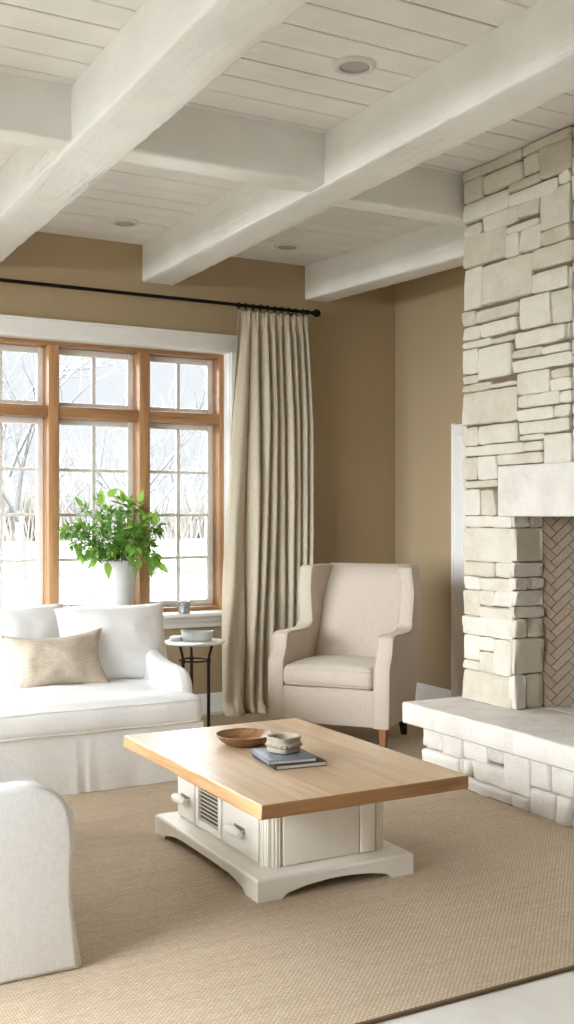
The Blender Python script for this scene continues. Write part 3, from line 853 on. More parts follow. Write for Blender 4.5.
# curtain: pinch-pleated linen panel falling to the floor
cur = thing('curtain', 'floor length beige linen curtain with pinch pleats right of the window', 'curtain', (0, 0, 0))
def curtain_mesh():
    NU, NV = 320, 90
    ztop, zbot = 2.868, .014
    rr = random.Random(3)
    npl = 9
    cen = [(k+.5)/npl+rr.uniform(-.018, .018) for k in range(npl)]
    fol = [(rr.uniform(.75, 1.25), rr.uniform(-.4, .4)) for _ in range(npl)]
    vs = []; fs = []
    for j in range(NV+1):
        t = j/NV                                         # 0 top, 1 bottom
        z = ztop+(zbot-ztop)*t**.95
        x0 = 3.345-.12*t**.8+.012*math.sin(t*5); x1 = 3.90+.10*t**.9+.010*math.sin(t*4+1)
        for i in range(NU+1):
            u = i/NU
            # phase: folds drift and merge towards the bottom
            ph = (u**1.25)*npl+.35*math.sin(u*7.1+1.3)*t+.30*math.sin(u*13+t*2.2)*t+.25*nz((u*6, t*1.6, 0), 1, 4)
            amp = (.018+.030*min(1, t*4))*(1+.9*nz((u*6, t*1.0, 2), 1, 9))*1.15
            f = math.sin(2*PI*ph)
            s2 = (abs(f)**1.25)*(1 if f > 0 else -1)
            yo = amp*s2
            # pleat heads: three-finger pinch in the top 12 cm
            head = max(0, 1-t/.045)
            yo = yo*(1-head*.5)+head*.010*math.sin(2*PI*ph*3)*(1 if f < .2 else .4)
            yo += .010*nz((u*18, t*5, 1), 1, 2)*min(1, t*3)+.004*math.sin(2*PI*ph*2+t*3)
            xx = x0+(x1-x0)*u+.018*math.cos(2*PI*ph)*min(1, t*3+.2)
            puddle = max(0, (t-.965)/.035)
            yy = 6.845+yo*(1 if t > .05 else .6+8*t)-puddle**2*(.05+.03*math.sin(u*21))
            xx += puddle**2*.015*math.sin(u*33)
            zz = z
            if puddle > 0: zz = max(zbot, z+.012*math.sin(u*25)*puddle*(1-puddle)*3)
            zz += (.006*math.cos(2*PI*ph) if t < .02 else 0)
            yy = min(yy, 6.905 if z < .80 else 6.99)
            vs.append((xx, yy, zz))
    for j in range(NV):
        for i in range(NU):
            a = j*(NU+1)+i; fs.append((a, a+1, a+NU+2, a+NU+1))
    o = raw('drape', vs, fs, M['curtain'], cur, 80)
    md = o.modifiers.new('cloth', 'SOLIDIFY'); md.thickness = .003
curtain_mesh()
for k in range(10):
    xx = 3.36+.0585*k
    bm = bmesh.new()
    tube(bm, [(xx, RY+.0185*math.cos(a), RZ-.0045+.0205*math.sin(a)) for a in [2*PI*i/18 for i in range(18)]], .0045, 6, closed=True)
    tube(bm, [(xx, RY, RZ-.024), (xx+.002, RY-.004, RZ-.036), (xx, RY-.010, RZ-.045)], .0016, 5)
    obj('curtain_ring', bm, M['black'], cur)

# ------------------------------------------------------------------ coffee table
RT = .012
ct = thing('coffee_table', 'low coffee table with thick bleached wood top on a white painted cabinet base', 'coffee table', (2.09, 3.87, RT))
def T(bm): # world -> table local
    for v in bm.verts: v.co -= Vector((2.09, 3.87, RT))
    return bm
TX0, TX1, TY0, TY1, TZ0, TZ1 = 1.652, 2.535, 3.205, 4.53, .378, .430
def table_top():
    bm = bmesh.new(); nx, ny = 44, 64
    def P(i, j, s):
        x = TX0+(TX1-TX0)*i/nx; y = TY0+(TY1-TY0)*j/ny
        z = TZ1 if s else TZ0
        e = 0
        if i == 0: x += nz((0, y, z), 5, 2)*.007+nz((0, y, z), 17, 4)*.003+(0 if s else -.002)
        if i == nx: x += nz((1, y, z), 5, 6)*.006
        if j == 0: y += nz((x, 0, z), 6, 8)*.006
        if j == ny: y += nz((x, 1, z), 6, 12)*.006
        z += nz((x, y, s), 3, 1)*.0012 if s else 0
        return Vector((x, y, z))
    g = [[[bm.verts.new(P(i, j, s)) for j in range(ny+1)] for i in range(nx+1)] for s in (0, 1)]
    for s in (0, 1):
        for i in range(nx):
            for j in range(ny):
                bm.faces.new((g[s][i][j], g[s][i+1][j], g[s][i+1][j+1], g[s][i][j+1]))
    def side(a, b):
        for k in range(len(a)-1):
            f = bm.faces.new((a[k], a[k+1], b[k+1], b[k])); f.material_index = 1
    side([g[0][i][0] for i in range(nx+1)], [g[1][i][0] for i in range(nx+1)])
    side([g[0][i][ny] for i in range(nx+1)], [g[1][i][ny] for i in range(nx+1)])
    side([g[0][0][j] for j in range(ny+1)], [g[1][0][j] for j in range(ny+1)])
    side([g[0][nx][j] for j in range(ny+1)], [g[1][nx][j] for j in range(ny+1)])
    bmesh.ops.recalc_face_normals(bm, faces=bm.faces[:])
    T(bm)
    o = obj('table_top', bm, [M['oaktop'], M['edge_y']], ct, 40)
    for p in o.data.polygons:
        if p.material_index == 1 and abs(p.normal.y) > .7: p.material_index = 2
    o.data.materials.append(M['end'])
    b = o.modifiers.new('worn', 'BEVEL'); b.width = .006; b.segments = 3; b.limit_method = 'ANGLE'; b.angle_limit = math.radians(60)
    return o
def mat_top():
    m, nt, p, _ = newmat('bleached oak boards')
    g = tex_noise(nt, coords(nt, (1, .05, 1)), 42, 6, .65, .6)
    g2 = tex_noise(nt, coords(nt, (.6, .12, 1)), 6, 3, .5, .8)
    br = nt.nodes.new('ShaderNodeTexBrick'); br.offset = .37
    br.inputs['Scale'].default_value = 1; br.inputs['Brick Width'].default_value = 3; br.inputs['Row Height'].default_value = .145
    br.inputs['Mortar Size'].default_value = .0012; br.inputs['Mortar Smooth'].default_value = .4
    br.inputs['Color1'].default_value = (.86, .86, .86, 1); br.inputs['Color2'].default_value = (1, 1, 1, 1); br.inputs['Mortar'].default_value = (.62, .56, .5, 1)
    nt.links.new(coords(nt, (1, 1, 1), (0, 0, PI/2)), br.inputs['Vector'])
    f = math_n(nt, 'ADD', math_n(nt, 'MULTIPLY', g, .5), math_n(nt, 'MULTIPLY', g2, .5))
    col = ramp(nt, f, [(.3, srgb(180, 148, 114)), (.5, srgb(203, 175, 144)), (.7, srgb(216, 196, 170))])
    col = mixc(nt, 1, col, br.outputs['Color'], 'MULTIPLY')
    nt.links.new(col, p.inputs['Base Color']); p.inputs['Roughness'].default_value = .27
    bump(nt, p, math_n(nt, 'SUBTRACT', math_n(nt, 'MULTIPLY', g, .5), br.outputs['Fac']), .12, .003)
    return m
M['oaktop'] = mat_top()
M['edge_y'] = wood('table top long edge', [(.3, srgb(176, 130, 84)), (.5, srgb(206, 164, 116)), (.72, srgb(222, 188, 146))], 'y', 1.1, .5, True, .3)
table_top()
BX0, BX1, BY0, BY1 = 1.83, 2.365, 3.50, 4.36
# bracket-footed plinth
def plinth():
    x0, x1, y0, y1 = 1.757, 2.438, 3.43, 4.42
    def skirt(L):
        pts = [(0, 0), (0, .072), (L, .072), (L, 0), (L-.10, 0)]
        cur_ = catmull([(L-.10, 0), (L-.125, .018), (L-.165, .026), (L-.20, .033), (L-.28, .040), (L/2, .042), (.28, .040), (.20, .033), (.165, .026), (.125, .018), (.10, 0)], 4)
        return pts+cur_[1:]
    bm = bmesh.new()
    for (yy0, yy1) in ((y0, y0+.03), (y1-.03, y1)):
        t = bmesh.new(); prism(t, [(x0+a, b) for a, b in skirt(x1-x0)], 'y', yy0, yy1); merge(bm, t)
    for (xx0, xx1) in ((x0, x0+.03), (x1-.03, x1)):
        t = bmesh.new(); prism(t, [(y0+.001+a, b-.0008 if b > .05 else b) for a, b in skirt(y1-y0-.002)], 'x', xx0+(.0008 if xx0 == x0 else 0), xx1-(.0008 if xx1 == x1 else 0)); merge(bm, t)
    # sloping cap of the plinth
    def ring(ins, z): return [bm.verts.new((a, b, z)) for a, b in ((x0+ins, y0+ins), (x1-ins, y0+ins), (x1-ins, y1-ins), (x0+ins, y1-ins))]
    rs = [ring(.001, .0715), ring(.004, .078), ring(.010, .082), ring(.075, .088), ring(.085, .098)]
    for a, b in zip(rs, rs[1:]):
        for i in range(4): bm.faces.new((a[i], a[(i+1) % 4], b[(i+1) % 4], b[i]))
    bm.faces.new(rs[-1]); bm.faces.new(rs[0])
    for v in bm.verts: v.co.z += RT
    T(bm); return obj('plinth', bm, M['tpaint'], ct, 40)
plinth()
bm = bmesh.new(); B(bm, BX0+.012, BX1-.012, BY0+.012, BY1-.012, .10, TZ0-.002)
T(bm); obj('carcass', bm, M['tpaint'], ct)
# frame moulding under the top
bm = bmesh.new(); B(bm, BX0-.006, BX1+.006, BY0-.006, BY1+.006, TZ0-.022, TZ0-.001, .004); T(bm); obj('top_moulding', bm, M['tpaint'], ct)
for (cx, cy) in ((BX0, BY0), (BX1, BY0), (BX0, BY1), (BX1, BY1)):  # rounded fluted corner posts
    bm = bmesh.new(); sx = 1 if cx == BX0 else -1; sy = 1 if cy == BY0 else -1
    pts = []
    r = .055; n = 36
    for i in range(n+1):
        a = PI/2*i/n
        q = r-(.004 if (i//3) % 2 else 0)
        pts.append((cx+sx*(r-q*math.cos(a)), cy+sy*(r-q*math.sin(a))))
    pts.append((cx+sx*r, cy+sy*r))
    prism(bm, pts, 'z', .10, TZ0-.02); T(bm); obj('corner_post', bm, M['tpaint'], ct, 50)
# left and right long sides: door, louvred centre, door with wedge pulls
def pull(bm, x, y, z, sx):
    # chunky turned pull bar, tapered both ends
    tube(bm, [(x-sx*.030, y-.062, z-.004), (x-sx*.034, y-.035, z), (x-sx*.036, y, z+.002), (x-sx*.034, y+.035, z), (x-sx*.030, y+.062, z-.004)], [.012, .017, .019, .017, .012], 14)
    for d in (-.038, .038):
        tube(bm, [(x, y+d, z), (x-sx*.026, y+d, z)], .0055, 8)
for sx, xf in ((1, BX0), (-1, BX1)):
    ys = [(BY0+.062, BY0+.375, 'd'), (BY0+.39, BY0+.64, 'l'), (BY0+.655, BY1-.03, 'd')]
    for ya, yb, kd in ys:
        bm = bmesh.new()
        X0 = xf-sx*.004; X1 = xf+sx*.012
        fr = .03
        def bb(p, q, r, s, d0=0, d1=0): B(bm, min(X0+sx*d0, X1), max(X0+sx*d0, X1), p, q, r, s, .0025)
        za, zb = .108, TZ0-.028
        if kd == 'd':
            bb(ya, yb, za, zb); 
            nm = 'cabinet_door' if ya < BY0+.2 else 'cabinet_door'
            T(bm); dd = obj('cabinet_door', bm, M['tpaint'], ct)
            bm = bmesh.new(); pull(bm, X0, (ya+yb)/2, .196, sx); T(bm); obj('handle', bm, M['tpaint'], dd)
            bm = bmesh.new()
            bp = (ya+yb)/2
            B(bm, min(X0-sx*.003, X0), max(X0-sx*.003, X0), bp-.046, bp+.046, .187, .209, .001)
            T(bm); obj('backplate', bm, M['chrome'], dd)
        else:
            bb(ya, ya+fr, za, zb); bb(yb-fr, yb, za, zb); bb(ya+fr, yb-fr, za, za+fr); bb(ya+fr, yb-fr, zb-fr, zb)
            T(bm); lp = obj('louvred_panel', bm, M['tpaint'], ct)
            bm = bmesh.new(); n = 11
            for k in range(n):
                zc = za+fr+(zb-za-2*fr)*(k+.5)/n
                t = bmesh.new(); B(t, -.0052, .0052, ya+fr, yb-fr, -.0016, .0016, .0006, 1)
                for v in t.verts:
                    x_, z_ = v.co.x, v.co.z; a = math.radians(-30)*sx
                    v.co.x = xf+sx*.002+x_*math.cos(a)-z_*math.sin(a); v.co.z = zc+x_*math.sin(a)+z_*math.cos(a)
                merge(bm, t)
            T(bm); obj('louvre_slats', bm, M['tpaint'], lp)
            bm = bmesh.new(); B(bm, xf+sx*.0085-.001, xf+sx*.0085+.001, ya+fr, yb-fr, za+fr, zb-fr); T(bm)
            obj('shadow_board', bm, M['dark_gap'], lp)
# short ends: flat panel between stiles
for sy, yf in ((1, BY0), (-1, BY1)):
    bm = bmesh.new(); Y0 = yf-sy*.002; Y1 = yf+sy*.013
    B(bm, BX0+.07, BX1-.135, min(Y0, Y1), max(Y0, Y1), .104, TZ0-.026, .003)
    B(bm, BX1-.128, BX1-.062, min(Y0-sy*.004, Y1), max(Y0-sy*.004, Y1), .104, TZ0-.026, .003)
    T(bm); obj('end_panel', bm, M['tpaint'], ct)

# things on the coffee table
bw = thing('wooden_bowl', 'shallow round carved wooden bowl on the coffee table', 'bowl', (2.035, 4.10, TZ1))
bm = bmesh.new(); lathe(bm, [(0, .001), (.060, .001), (.085, .008), (.112, .028), (.121, .043), (.123, .047), (.119, .0475), (.110, .036), (.085, .018), (.05, .011), (0, .010)], 56, f=lambda a, z: 1+.006*math.sin(3*a+1)+(.006*math.sin(a*28) if z in (.036, .018) else 0))
obj('bowl_body', bm, M['bowl'], bw)
def book(name, label, c, rz, w, d, h, cov, z):
    t = thing(name, label, 'book', (c[0], c[1], z), rz)
    th = .0022
    bm = bmesh.new()
    B(bm, -w/2, w/2, -d/2, d/2, 0, th, .0008); B(bm, -w/2, w/2, -d/2, d/2, h-th, h, .0008)
    B(bm, -w/2, -w/2+th, -d/2, d/2, 0, h, .0008)
    obj('cover', bm, cov, t)
    bm = bmesh.new(); B(bm, -w/2+th, w/2-.004, -d/2+.004, d/2-.004, th, h-th); obj('pages', bm, M['paper'], t)
    return t
book('book', 'dark charcoal covered book, lower of the two books on the coffee table', (2.052, 3.735), -.10, .215, .255, .017, M['book2'], TZ1+.001)
book('book', 'slate blue grey covered book, upper one under the cement pot', (2.030, 3.742), -.16, .195, .235, .015, M['book1'], TZ1+.0185)
pot = thing('cement_pot', 'small rough grey cement pot with raised band standing on the books', 'pot', (2.045, 3.765, TZ1+.034), .3)
bm = bmesh.new()
def sq(a, z):
    c, s = abs(math.cos(a)), abs(math.sin(a)); return .94/((c**3.4+s**3.4)**(1/3.4))*(1+.012*math.sin(5*a+z*40))
lathe(bm, [(0, 0), (.052, 0), (.060, .004), (.062, .016), (.060, .020), (.064, .023), (.066, .036), (.061, .042), (.062, .052), (.066, .062), (.062, .064), (.054, .060), (.050, .030), (0, .024)], 48, f=sq)
pb = obj('pot_body', bm, M['concrete'], pot)
bm = bmesh.new()
for k in range(22):
    a = 2*PI*k/22; r = .0655*sq(a, 0)
    t = bmesh.new(); bmesh.ops.create_uvsphere(t, u_segments=8, v_segments=6, radius=1)
    merge(bm, t, Matrix.Translation((r*math.cos(a), r*math.sin(a), .0295)) @ Matrix.Rotation(a, 4, 'Z') @ Matrix.Diagonal((.004, .006+.002*(k % 2), .005, 1)))
obj('relief_band', bm, M['concrete'], pot)

# ------------------------------------------------------------------ sofas
def skirt_mesh(x0, x1, y0, y1, z0, z1, flare=.012, pleats=(), seed=0, rc=.02):
    """slipcover skirt: sampled footprint with a small flare, waves and kick pleats"""
    bm = bmesh.new(); pts = []
    def seg(a, b, tag_):
        L = math.dist(a, b); n = max(2, int(L/.02))
        for i in range(n): pts.append((a[0]+(b[0]-a[0])*i/n, a[1]+(b[1]-a[1])*i/n, tag_))
    seg((x0, y0), (x1, y0), 'f'); seg((x1, y0), (x1, y1), 'r'); seg((x1, y1), (x0, y1), 'b'); seg((x0, y1), (x0, y0), 'l')
    cx, cy = (x0+x1)/2, (y0+y1)/2; rings = []
    nzv = 8
    for j in range(nzv+1):
        t = j/nzv; z = z1+(z0-z1)*t; rg = []
        for (x, y, tg) in pts:
            o = flare*t+nz((x*1.0, y*1.0, 0), 5, seed)*.010*t+nz((x, y, z*2), 12, seed+3)*.003*t
            for (ptg, pv) in pleats:
                c = x if ptg in 'fb' else y
                if tg == ptg:
                    dd = abs(c-pv)
                    o -= .007*max(0, 1-dd/.010)*(.1+t)
                    o += .006*math.exp(-((dd-.03)/.02)**2)*t
            dx, dy = {'f': (0, -1), 'b': (0, 1), 'r': (1, 0), 'l': (-1, 0)}[tg]
            # corners blend outward both ways
            ex = flare*t*.8*(1 if x > cx else -1) if min(abs(x-x0), abs(x-x1)) < .03 and tg in 'fb' else 0
            ey = flare*t*.8*(1 if y > cy else -1) if min(abs(y-y0), abs(y-y1)) < .03 and tg in 'rl' else 0
            zz = z+(nz((x, y, 5), 4, seed)*.003*t)
            rg.append(bm.verts.new((x+dx*o+ex, y+dy*o+ey, max(z0, zz))))
        rings.append(rg)
    m = len(pts)
    for a, b in zip(rings, rings[1:]):
        for k in range(m): bm.faces.new((a[k], a[(k+1) % m], b[(k+1) % m], b[k]))
    bm.faces.new(rings[0]); bm.faces.new(rings[-1])
    return bm

sofa = thing('sofa', 'white slipcovered sofa with taupe pillow standing in front of the window', 'sofa', (0, 0, 0))
SX0, SX1, SY0, SY1 = .20, 2.355, 5.22, 6.20
obj('skirt', skirt_mesh(SX0, SX1, SY0+.012, SY1, RT+.002, .31, .010, (('f', 1.69), ('f', .72)), 3), M['linen'], sofa, 60)
bm = bmesh.new(); cushion(bm, SX0+.004, SX1-.002, SY0, 5.95, .292, .455, .05, .042, (60, 30, 8), .007, 5)
sc_ = obj('seat_cushion', bm, M['linen2'], sofa, 70)
bm = bmesh.new()
for zz in (.318, .432):
    pts = [(SX0+.03, SY0+.006, zz), (SX1-.045, SY0+.006, zz), (SX1-.014, SY0+.02, zz), (SX1-.004, SY0+.06, zz), (SX1-.001, SY0+.22, zz)]
    pts = [(SX0+.03+(SX1-.045-SX0-.03)*i/20, SY0+.003-.010*(1-abs(2*i/20-1)**4)*(.5), zz+.002*math.sin(i*1.7)) for i in range(21)]+pts[2:]
    tube(bm, pts, .0035, 6)
obj('piping', bm, M['linen2'], sc_)
def sofa_arm(x0, x1):
    prof = catmull([(5.36, .30), (5.345, .40), (5.345, .47), (5.37, .53), (5.43, .568), (5.52, .580), (5.64, .588), (5.76, .612), (5.88, .66), (6.02, .74), (6.19, .80)], 5)
    prof = [(5.36, .29)]+prof+[(6.19, .29)]
    bm = bmesh.new(); prism(bm, prof, 'x', x0, x1, .035, 5)
    return obj('arm', bm, M['linen'], sofa, 60)
a1_ = sofa_arm(SX1-.105, SX1-.003); sofa_arm(SX0+.003, SX0+.135)
bm = bmesh.new(); cushion(bm, SX0+.02, SX1-.02, 5.97, 6.19, .30, .868, .06, .01, (40, 6, 14), .004, 9)
obj('back', bm, M['linen'], sofa, 70)
def back_pillow(xc, w, h, yb, zb, tilt, seed, name, mat, t=.20, roll=0, ear=.05, lab=None, yaw=0, wr=.008):
    Mx = Matrix.Translation((xc, yb, zb)) @ Matrix.Rotation(yaw, 4, 'Z') @ Matrix.Rotation(tilt, 4, 'X') @ Matrix.Rotation(roll, 4, 'Y') @ Matrix.Translation((0, 0, h/2))
    bm = bmesh.new(); ring = pillow(bm, w, h, t, seed, ear, 30, wr, Mx)
    o = obj(name, bm, mat, None, 80)
    bm = bmesh.new(); tube(bm, ring, .003, 6, closed=True)
    obj('piping', bm, mat, o)
    return o
b1 = back_pillow(2.085, .70, .46, 5.86, .445, -.26, 21, 'back_cushion', M['linen2'], .24, .0, .05, yaw=.03)
tag(b1, 'large plain white back cushion at the right end of the window sofa, nearest its arm', 'cushion')
b2 = back_pillow(1.40, .84, .475, 5.88, .445, -.24, 22, 'back_cushion', M['linen2'], .24, 0, .04)
tag(b2, 'wide white back cushion behind the taupe pillow, cut by the left photo edge', 'cushion')
b3 = back_pillow(.64, .66, .46, 5.86, .445, -.25, 23, 'back_cushion', M['linen2'], .24, 0, .05)
tag(b3, 'white back cushion at the far left end of the window sofa', 'cushion')
tp = back_pillow(1.715, .57, .335, 5.655, .462, -.42, 31, 'throw_pillow', M['silk'], .15, -.03, .19, yaw=.02, wr=.012)
tag(tp, 'taupe slub woven lumbar throw pillow leaning on the sofa cushions', 'pillow')

# second sofa seen end-on at the left edge
s2 = thing('sofa', 'white slipcovered sofa seen from its end panel at the lower left edge', 'sofa', (0, 0, 0))
QX0, QX1, QY0, QY1 = .02, 1.0, 3.19, 4.72
obj('skirt', skirt_mesh(QX0+.01, QX1-.005, QY0+.055, QY1-.055, RT+.002, .30, .040, (('r', 3.42), ('r', 4.5)), 8), M['linen'], s2, 60)
def arm2(y0, y1):
    prof = catmull([(1.0, .30), (1.003, .38), (1.0, .46), (.985, .52), (.955, .560), (.91, .585), (.85, .597), (.74, .594), (.60, .60), (.45, .65), (.30, .72), (.18, .80), (.04, .85)], 5)
    prof = [(1.022, RT+.001), (1.008, .16), (1.0, .24)]+prof+[(.03, RT+.001)]
    bm = bmesh.new(); prism(bm, prof, 'y', y0, y1, .018, 4)
    return obj('arm', bm, M['linen'], s2, 60)
arm2(QY0, QY0+.085); arm2(QY1-.085, QY1)
bm = bmesh.new(); cushion(bm, .20, QX1+.045, QY0+.09, QY1-.09, .298, .495, .05, .03, (24, 40, 8), .006, 15)
obj('seat_cushion', bm, M['linen2'], s2, 70)
bm = bmesh.new(); cushion(bm, QX0, .24, QY0+.02, QY1-.02, .30, .86, .06, .01, (6, 40, 14), .004, 19)
obj('back', bm, M['linen'], s2, 70)
Mx = Matrix.Translation((.34, 3.93, .46)) @ Matrix.Rotation(PI/2, 4, 'Z') @ Matrix.Rotation(.28, 4, 'X') @ Matrix.Translation((0, 0, .22))
bm = bmesh.new(); pillow(bm, 1.0, .42, .20, 41, .04, 26, .008, Mx)
tag(obj('back_cushion', bm, M['linen2'], None, 80), 'white back cushion lying against the end-on sofa at the lower left', 'cushion')

# ------------------------------------------------------------------ wing armchair
ch = thing('wing_armchair', 'oatmeal upholstered wingback armchair with wooden legs in the corner', 'armchair', (3.335, 5.59, RT), math.atan2(-.784, .621))
HW = .397
def warp(bm):
    for v in bm.verts:
        z = v.co.z
        if z > .66:
            k = min(1, (z-.66)/.40)
            v.co.x *= 1-.11*k+.0*k
        if z < .5: v.co.x *= 1-.02*(1-z/.5)
    return bm
# base
bm = bmesh.new(); cushion(bm, -.31, .31, .004, .53, .125, .352, .02, .0, (20, 14, 6), .002, 4, 0)
obj('base', warp(bm), M['chairfab'], ch, 60)
bm = bmesh.new(); cushion(bm, -.293, .293, -.012, .54, .352, .475, .035, .028, (26, 24, 6), .004, 6, .006)
sc2 = obj('seat_cushion', bm, M['chairfab'], ch, 70)
bm = bmesh.new()
for zz in (.366, .462):
    tube(bm, [(-.272, -.004, zz)]+[(-.26+.52*i/10, -.014, zz) for i in range(11)]+[(.272, -.004, zz)], .0032, 6)
obj('piping', bm, M['piping'], sc2)
# arm with wing, one shape each side
core = [(.0, .125), (.0, .30), (.0, .46)]
sh_ = catmull([(.0, .46), (.010, .50), (.040, .545), (.062, .60), (.070, .64), (.088, .664), (.14, .672), (.25, .668), (.38, .668), (.448, .674), (.488, .70), (.495, .76), (.499, .83), (.502, .90), (.50, .96), (.497, 1.01), (.497, 1.04), (.508, 1.062), (.53, 1.068), (.62, 1.068), (.72, 1.070), (.80, 1.066), (.84, 1.04)], 5)
prof = [(.0, .125), (.0, .25), (.0, .36)]+sh_+[(.755, .8), (.66, .5), (.54, .125)]
for s in (-1, 1):
    bm = bmesh.new()
    x0, x1 = (-HW, -HW+.105) if s < 0 else (HW-.105, HW)
    prism(bm, prof, 'x', x0, x1, .022, 4)
    for v in bm.verts:                                    # wings flare outward at their front edge
        y, z = v.co.y, v.co.z
        if z > .72:
            k = min(1, (z-.72)/.2); v.co.x += s*(.050*k*max(0, (.72-y)/.23)-.012*k)
    warp(bm)
    arm = obj('arm_and_wing', bm, M['chairfab'], ch, 50)
    for xx in (x0+.006, x1-.006):                         # welts round the front of the arm
        bm = bmesh.new()
        pts = [Vector((xx, y-.001, z)) for y, z in prof[:3]+sh_[:int(len(sh_)*.93)]]
        for v in pts:
            y, z = v.y, v.z
            if z > .72:
                k = min(1, (z-.72)/.2); v.x += s*(.050*k*max(0, (.72-y)/.23)-.012*k)
        cx_ = [Vector((p.x, p.y+.006 if p.z < .5 else p.y+.004, p.z-.004 if p.z > .5 else p.z)) for p in pts]
        tube(bm, cx_, .0038, 6); warp(bm)
        obj('welt', bm, M['piping'], arm)
# back: slightly reclined, filling the space between the wings
def back_mesh():
    bm = bmesh.new(); n = 24; m = 26
    vs = {}
    def pt(u, v, s):
        z = .36+(1.075-.36)*v
        hw = .300-.022*v
        x = u*hw
        yf = .50+.235*v-.018*(1-u*u)*math.sin(PI*min(1, v*1.1))
        if v > .88: yf += ((v-.88)/.12)**2*.05
        yb = .60+.235*v-.03*(1-v)*v
        if v > .93: yb -= ((v-.93)/.07)**2*.02
        yf += .018*abs(u)**6
        return Vector((x, yf if s else yb, z))
    for s in (0, 1):
        for i in range(n+1):
            for j in range(m+1):
                vs[s, i, j] = bm.verts.new(pt(-1+2*i/n, j/m, s))
        for i in range(n):
            for j in range(m):
                bm.faces.new((vs[s, i, j], vs[s, i+1, j], vs[s, i+1, j+1], vs[s, i, j+1]))
    for i in range(n):
        for j in (0, m): bm.faces.new((vs[0, i, j], vs[0, i+1, j], vs[1, i+1, j], vs[1, i, j]))
    for j in range(m):
        for i in (0, n): bm.faces.new((vs[0, i, j], vs[0, i, j+1], vs[1, i, j+1], vs[1, i, j]))
    return obj('backrest', bm, M['chairfab'], ch, 60)
back_mesh()
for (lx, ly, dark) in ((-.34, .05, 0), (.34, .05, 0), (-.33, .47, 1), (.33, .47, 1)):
    bm = bmesh.new(); w0, w1 = .026, .017
    sx = 1 if lx > 0 else -1
    rk = .05 if ly > .4 else 0
    a = [bm.verts.new((lx+p*w1, ly+rk+q*w1, 0)) for p, q in ((-1, -1), (1, -1), (1, 1), (-1, 1))]
    b = [bm.verts.new((lx+p*w0, ly+q*w0, .135)) for p, q in ((-1, -1), (1, -1), (1, 1), (-1, 1))]
    bm.faces.new(a); bm.faces.new(b)
    for i in range(4): bm.faces.new((a[i], a[(i+1) % 4], b[(i+1) % 4], b[i]))
    bmesh.ops.bevel(bm, geom=bm.edges[:], offset=.003, segments=2, affect='EDGES')
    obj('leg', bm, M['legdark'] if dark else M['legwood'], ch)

# ------------------------------------------------------------------ side table and what stands on it
st = thing('side_table', 'small round white marble side table on three dark iron legs', 'side table', (2.86, 6.50, RT))
bm = bmesh.new(); lathe(bm, [(0, .555), (.190, .555), (.198, .559), (.200, .566), (.198, .572), (.190, .575), (0, .575)], 64)
obj('table_top', bm, M['marble'], st)
for k, a in enumerate((math.radians(-28.7+0), math.radians(-28.7+120), math.radians(-28.7+240))):
    a += math.radians(-14)
    c, s = math.cos(a), math.sin(a)
    bm = bmesh.new()
    tube(bm, [(c*.098, s*.098, 0), (c*.098, s*.098, .44), (c*.098, s*.098, .455)], .011, 10)
    tube(bm, [(c*.098, s*.098, .45), (c*.103, s*.103, .48), (c*.125, s*.125, .556)], .009, 10)
    tube(bm, [(c*.098, s*.098, .432), (c*.098, s*.098, .458)], .015, 10)
    obj('leg', bm, M['iron'], st)
bm = bmesh.new(); tube(bm, [(.098*math.cos(2*PI*i/36), .098*math.sin(2*PI*i/36), .445) for i in range(36)], .006, 8, closed=True)
obj('ring_brace', bm, M['iron'], st)
dish = thing('ceramic_dish', 'pale grey oblong ceramic dish with wavy rim on the round side table', 'dish', (2.875, 6.49, RT+.576), -.48)
bm = bmesh.new()
def dishring(s, z, wav=0):
    return [bm.verts.new((s*.105*(abs(math.cos(a))**.55)*(1 if math.cos(a) > 0 else -1), s*.06*(abs(math.sin(a))**.55)*(1 if math.sin(a) > 0 else -1), z+wav*(math.cos(2*a)*.006+math.cos(a)**3*-.007))) for a in [2*PI*k/48 for k in range(48)]]
rs = [dishring(.86, 0), dishring(.93, .004), dishring(.98, .03), dishring(1.02, .058, 1), dishring(1.0, .063, 1), dishring(.94, .056, 1), dishring(.88, .02), dishring(.8, .012)]
for a, b in zip(rs, rs[1:]):
    for k in range(48): bm.faces.new((a[k], a[(k+1) % 48], b[(k+1) % 48], b[k]))
bm.faces.new(rs[0]); bm.faces.new(rs[-1])
obj('dish_body', bm, M['ceramic'], dish)
np_ = thing('cloth_napkin', 'small folded white napkin beside the dish on the side table', 'napkin', (2.752, 6.555, RT+.576), -.5)
bm = bmesh.new()
for k in range(3): cushion(bm, -.035+.003*k, .035-.002*k, -.05, .05, .001+.009*k, .0095+.009*k, .004, .001, (6, 8, 2), .001, k)
obj('folded_cloth', bm, M['linen2'], np_)

# candle holder on the sill
cd = thing('candle_holder', 'small silvery patterned glass candle holder on the window sill', 'candle holder', (2.995, 6.985, .722)); cd.scale = (1.12, 1.12, 1.12)
bm = bmesh.new()
lathe(bm, [(0, 0), (.034, 0), (.038, .004), (.038, .070), (.040, .076), (.037, .077), (.034, .072), (.034, .010), (0, .008)], 40, f=lambda a, z: 1+(.03*math.sin(12*a)*math.sin(z*160) if .01 < z < .07 else 0))
obj('glass_cup', bm, M['glassy'], cd)
bm = bmesh.new(); lathe(bm, [(0, .0085), (.028, .0085), (.028, .035), (.006, .033), (0, .033)], 24); tube(bm, [(0, 0, .033), (.001, 0, .043)], .001, 5)
obj('tealight', bm, M['wax'], cd)

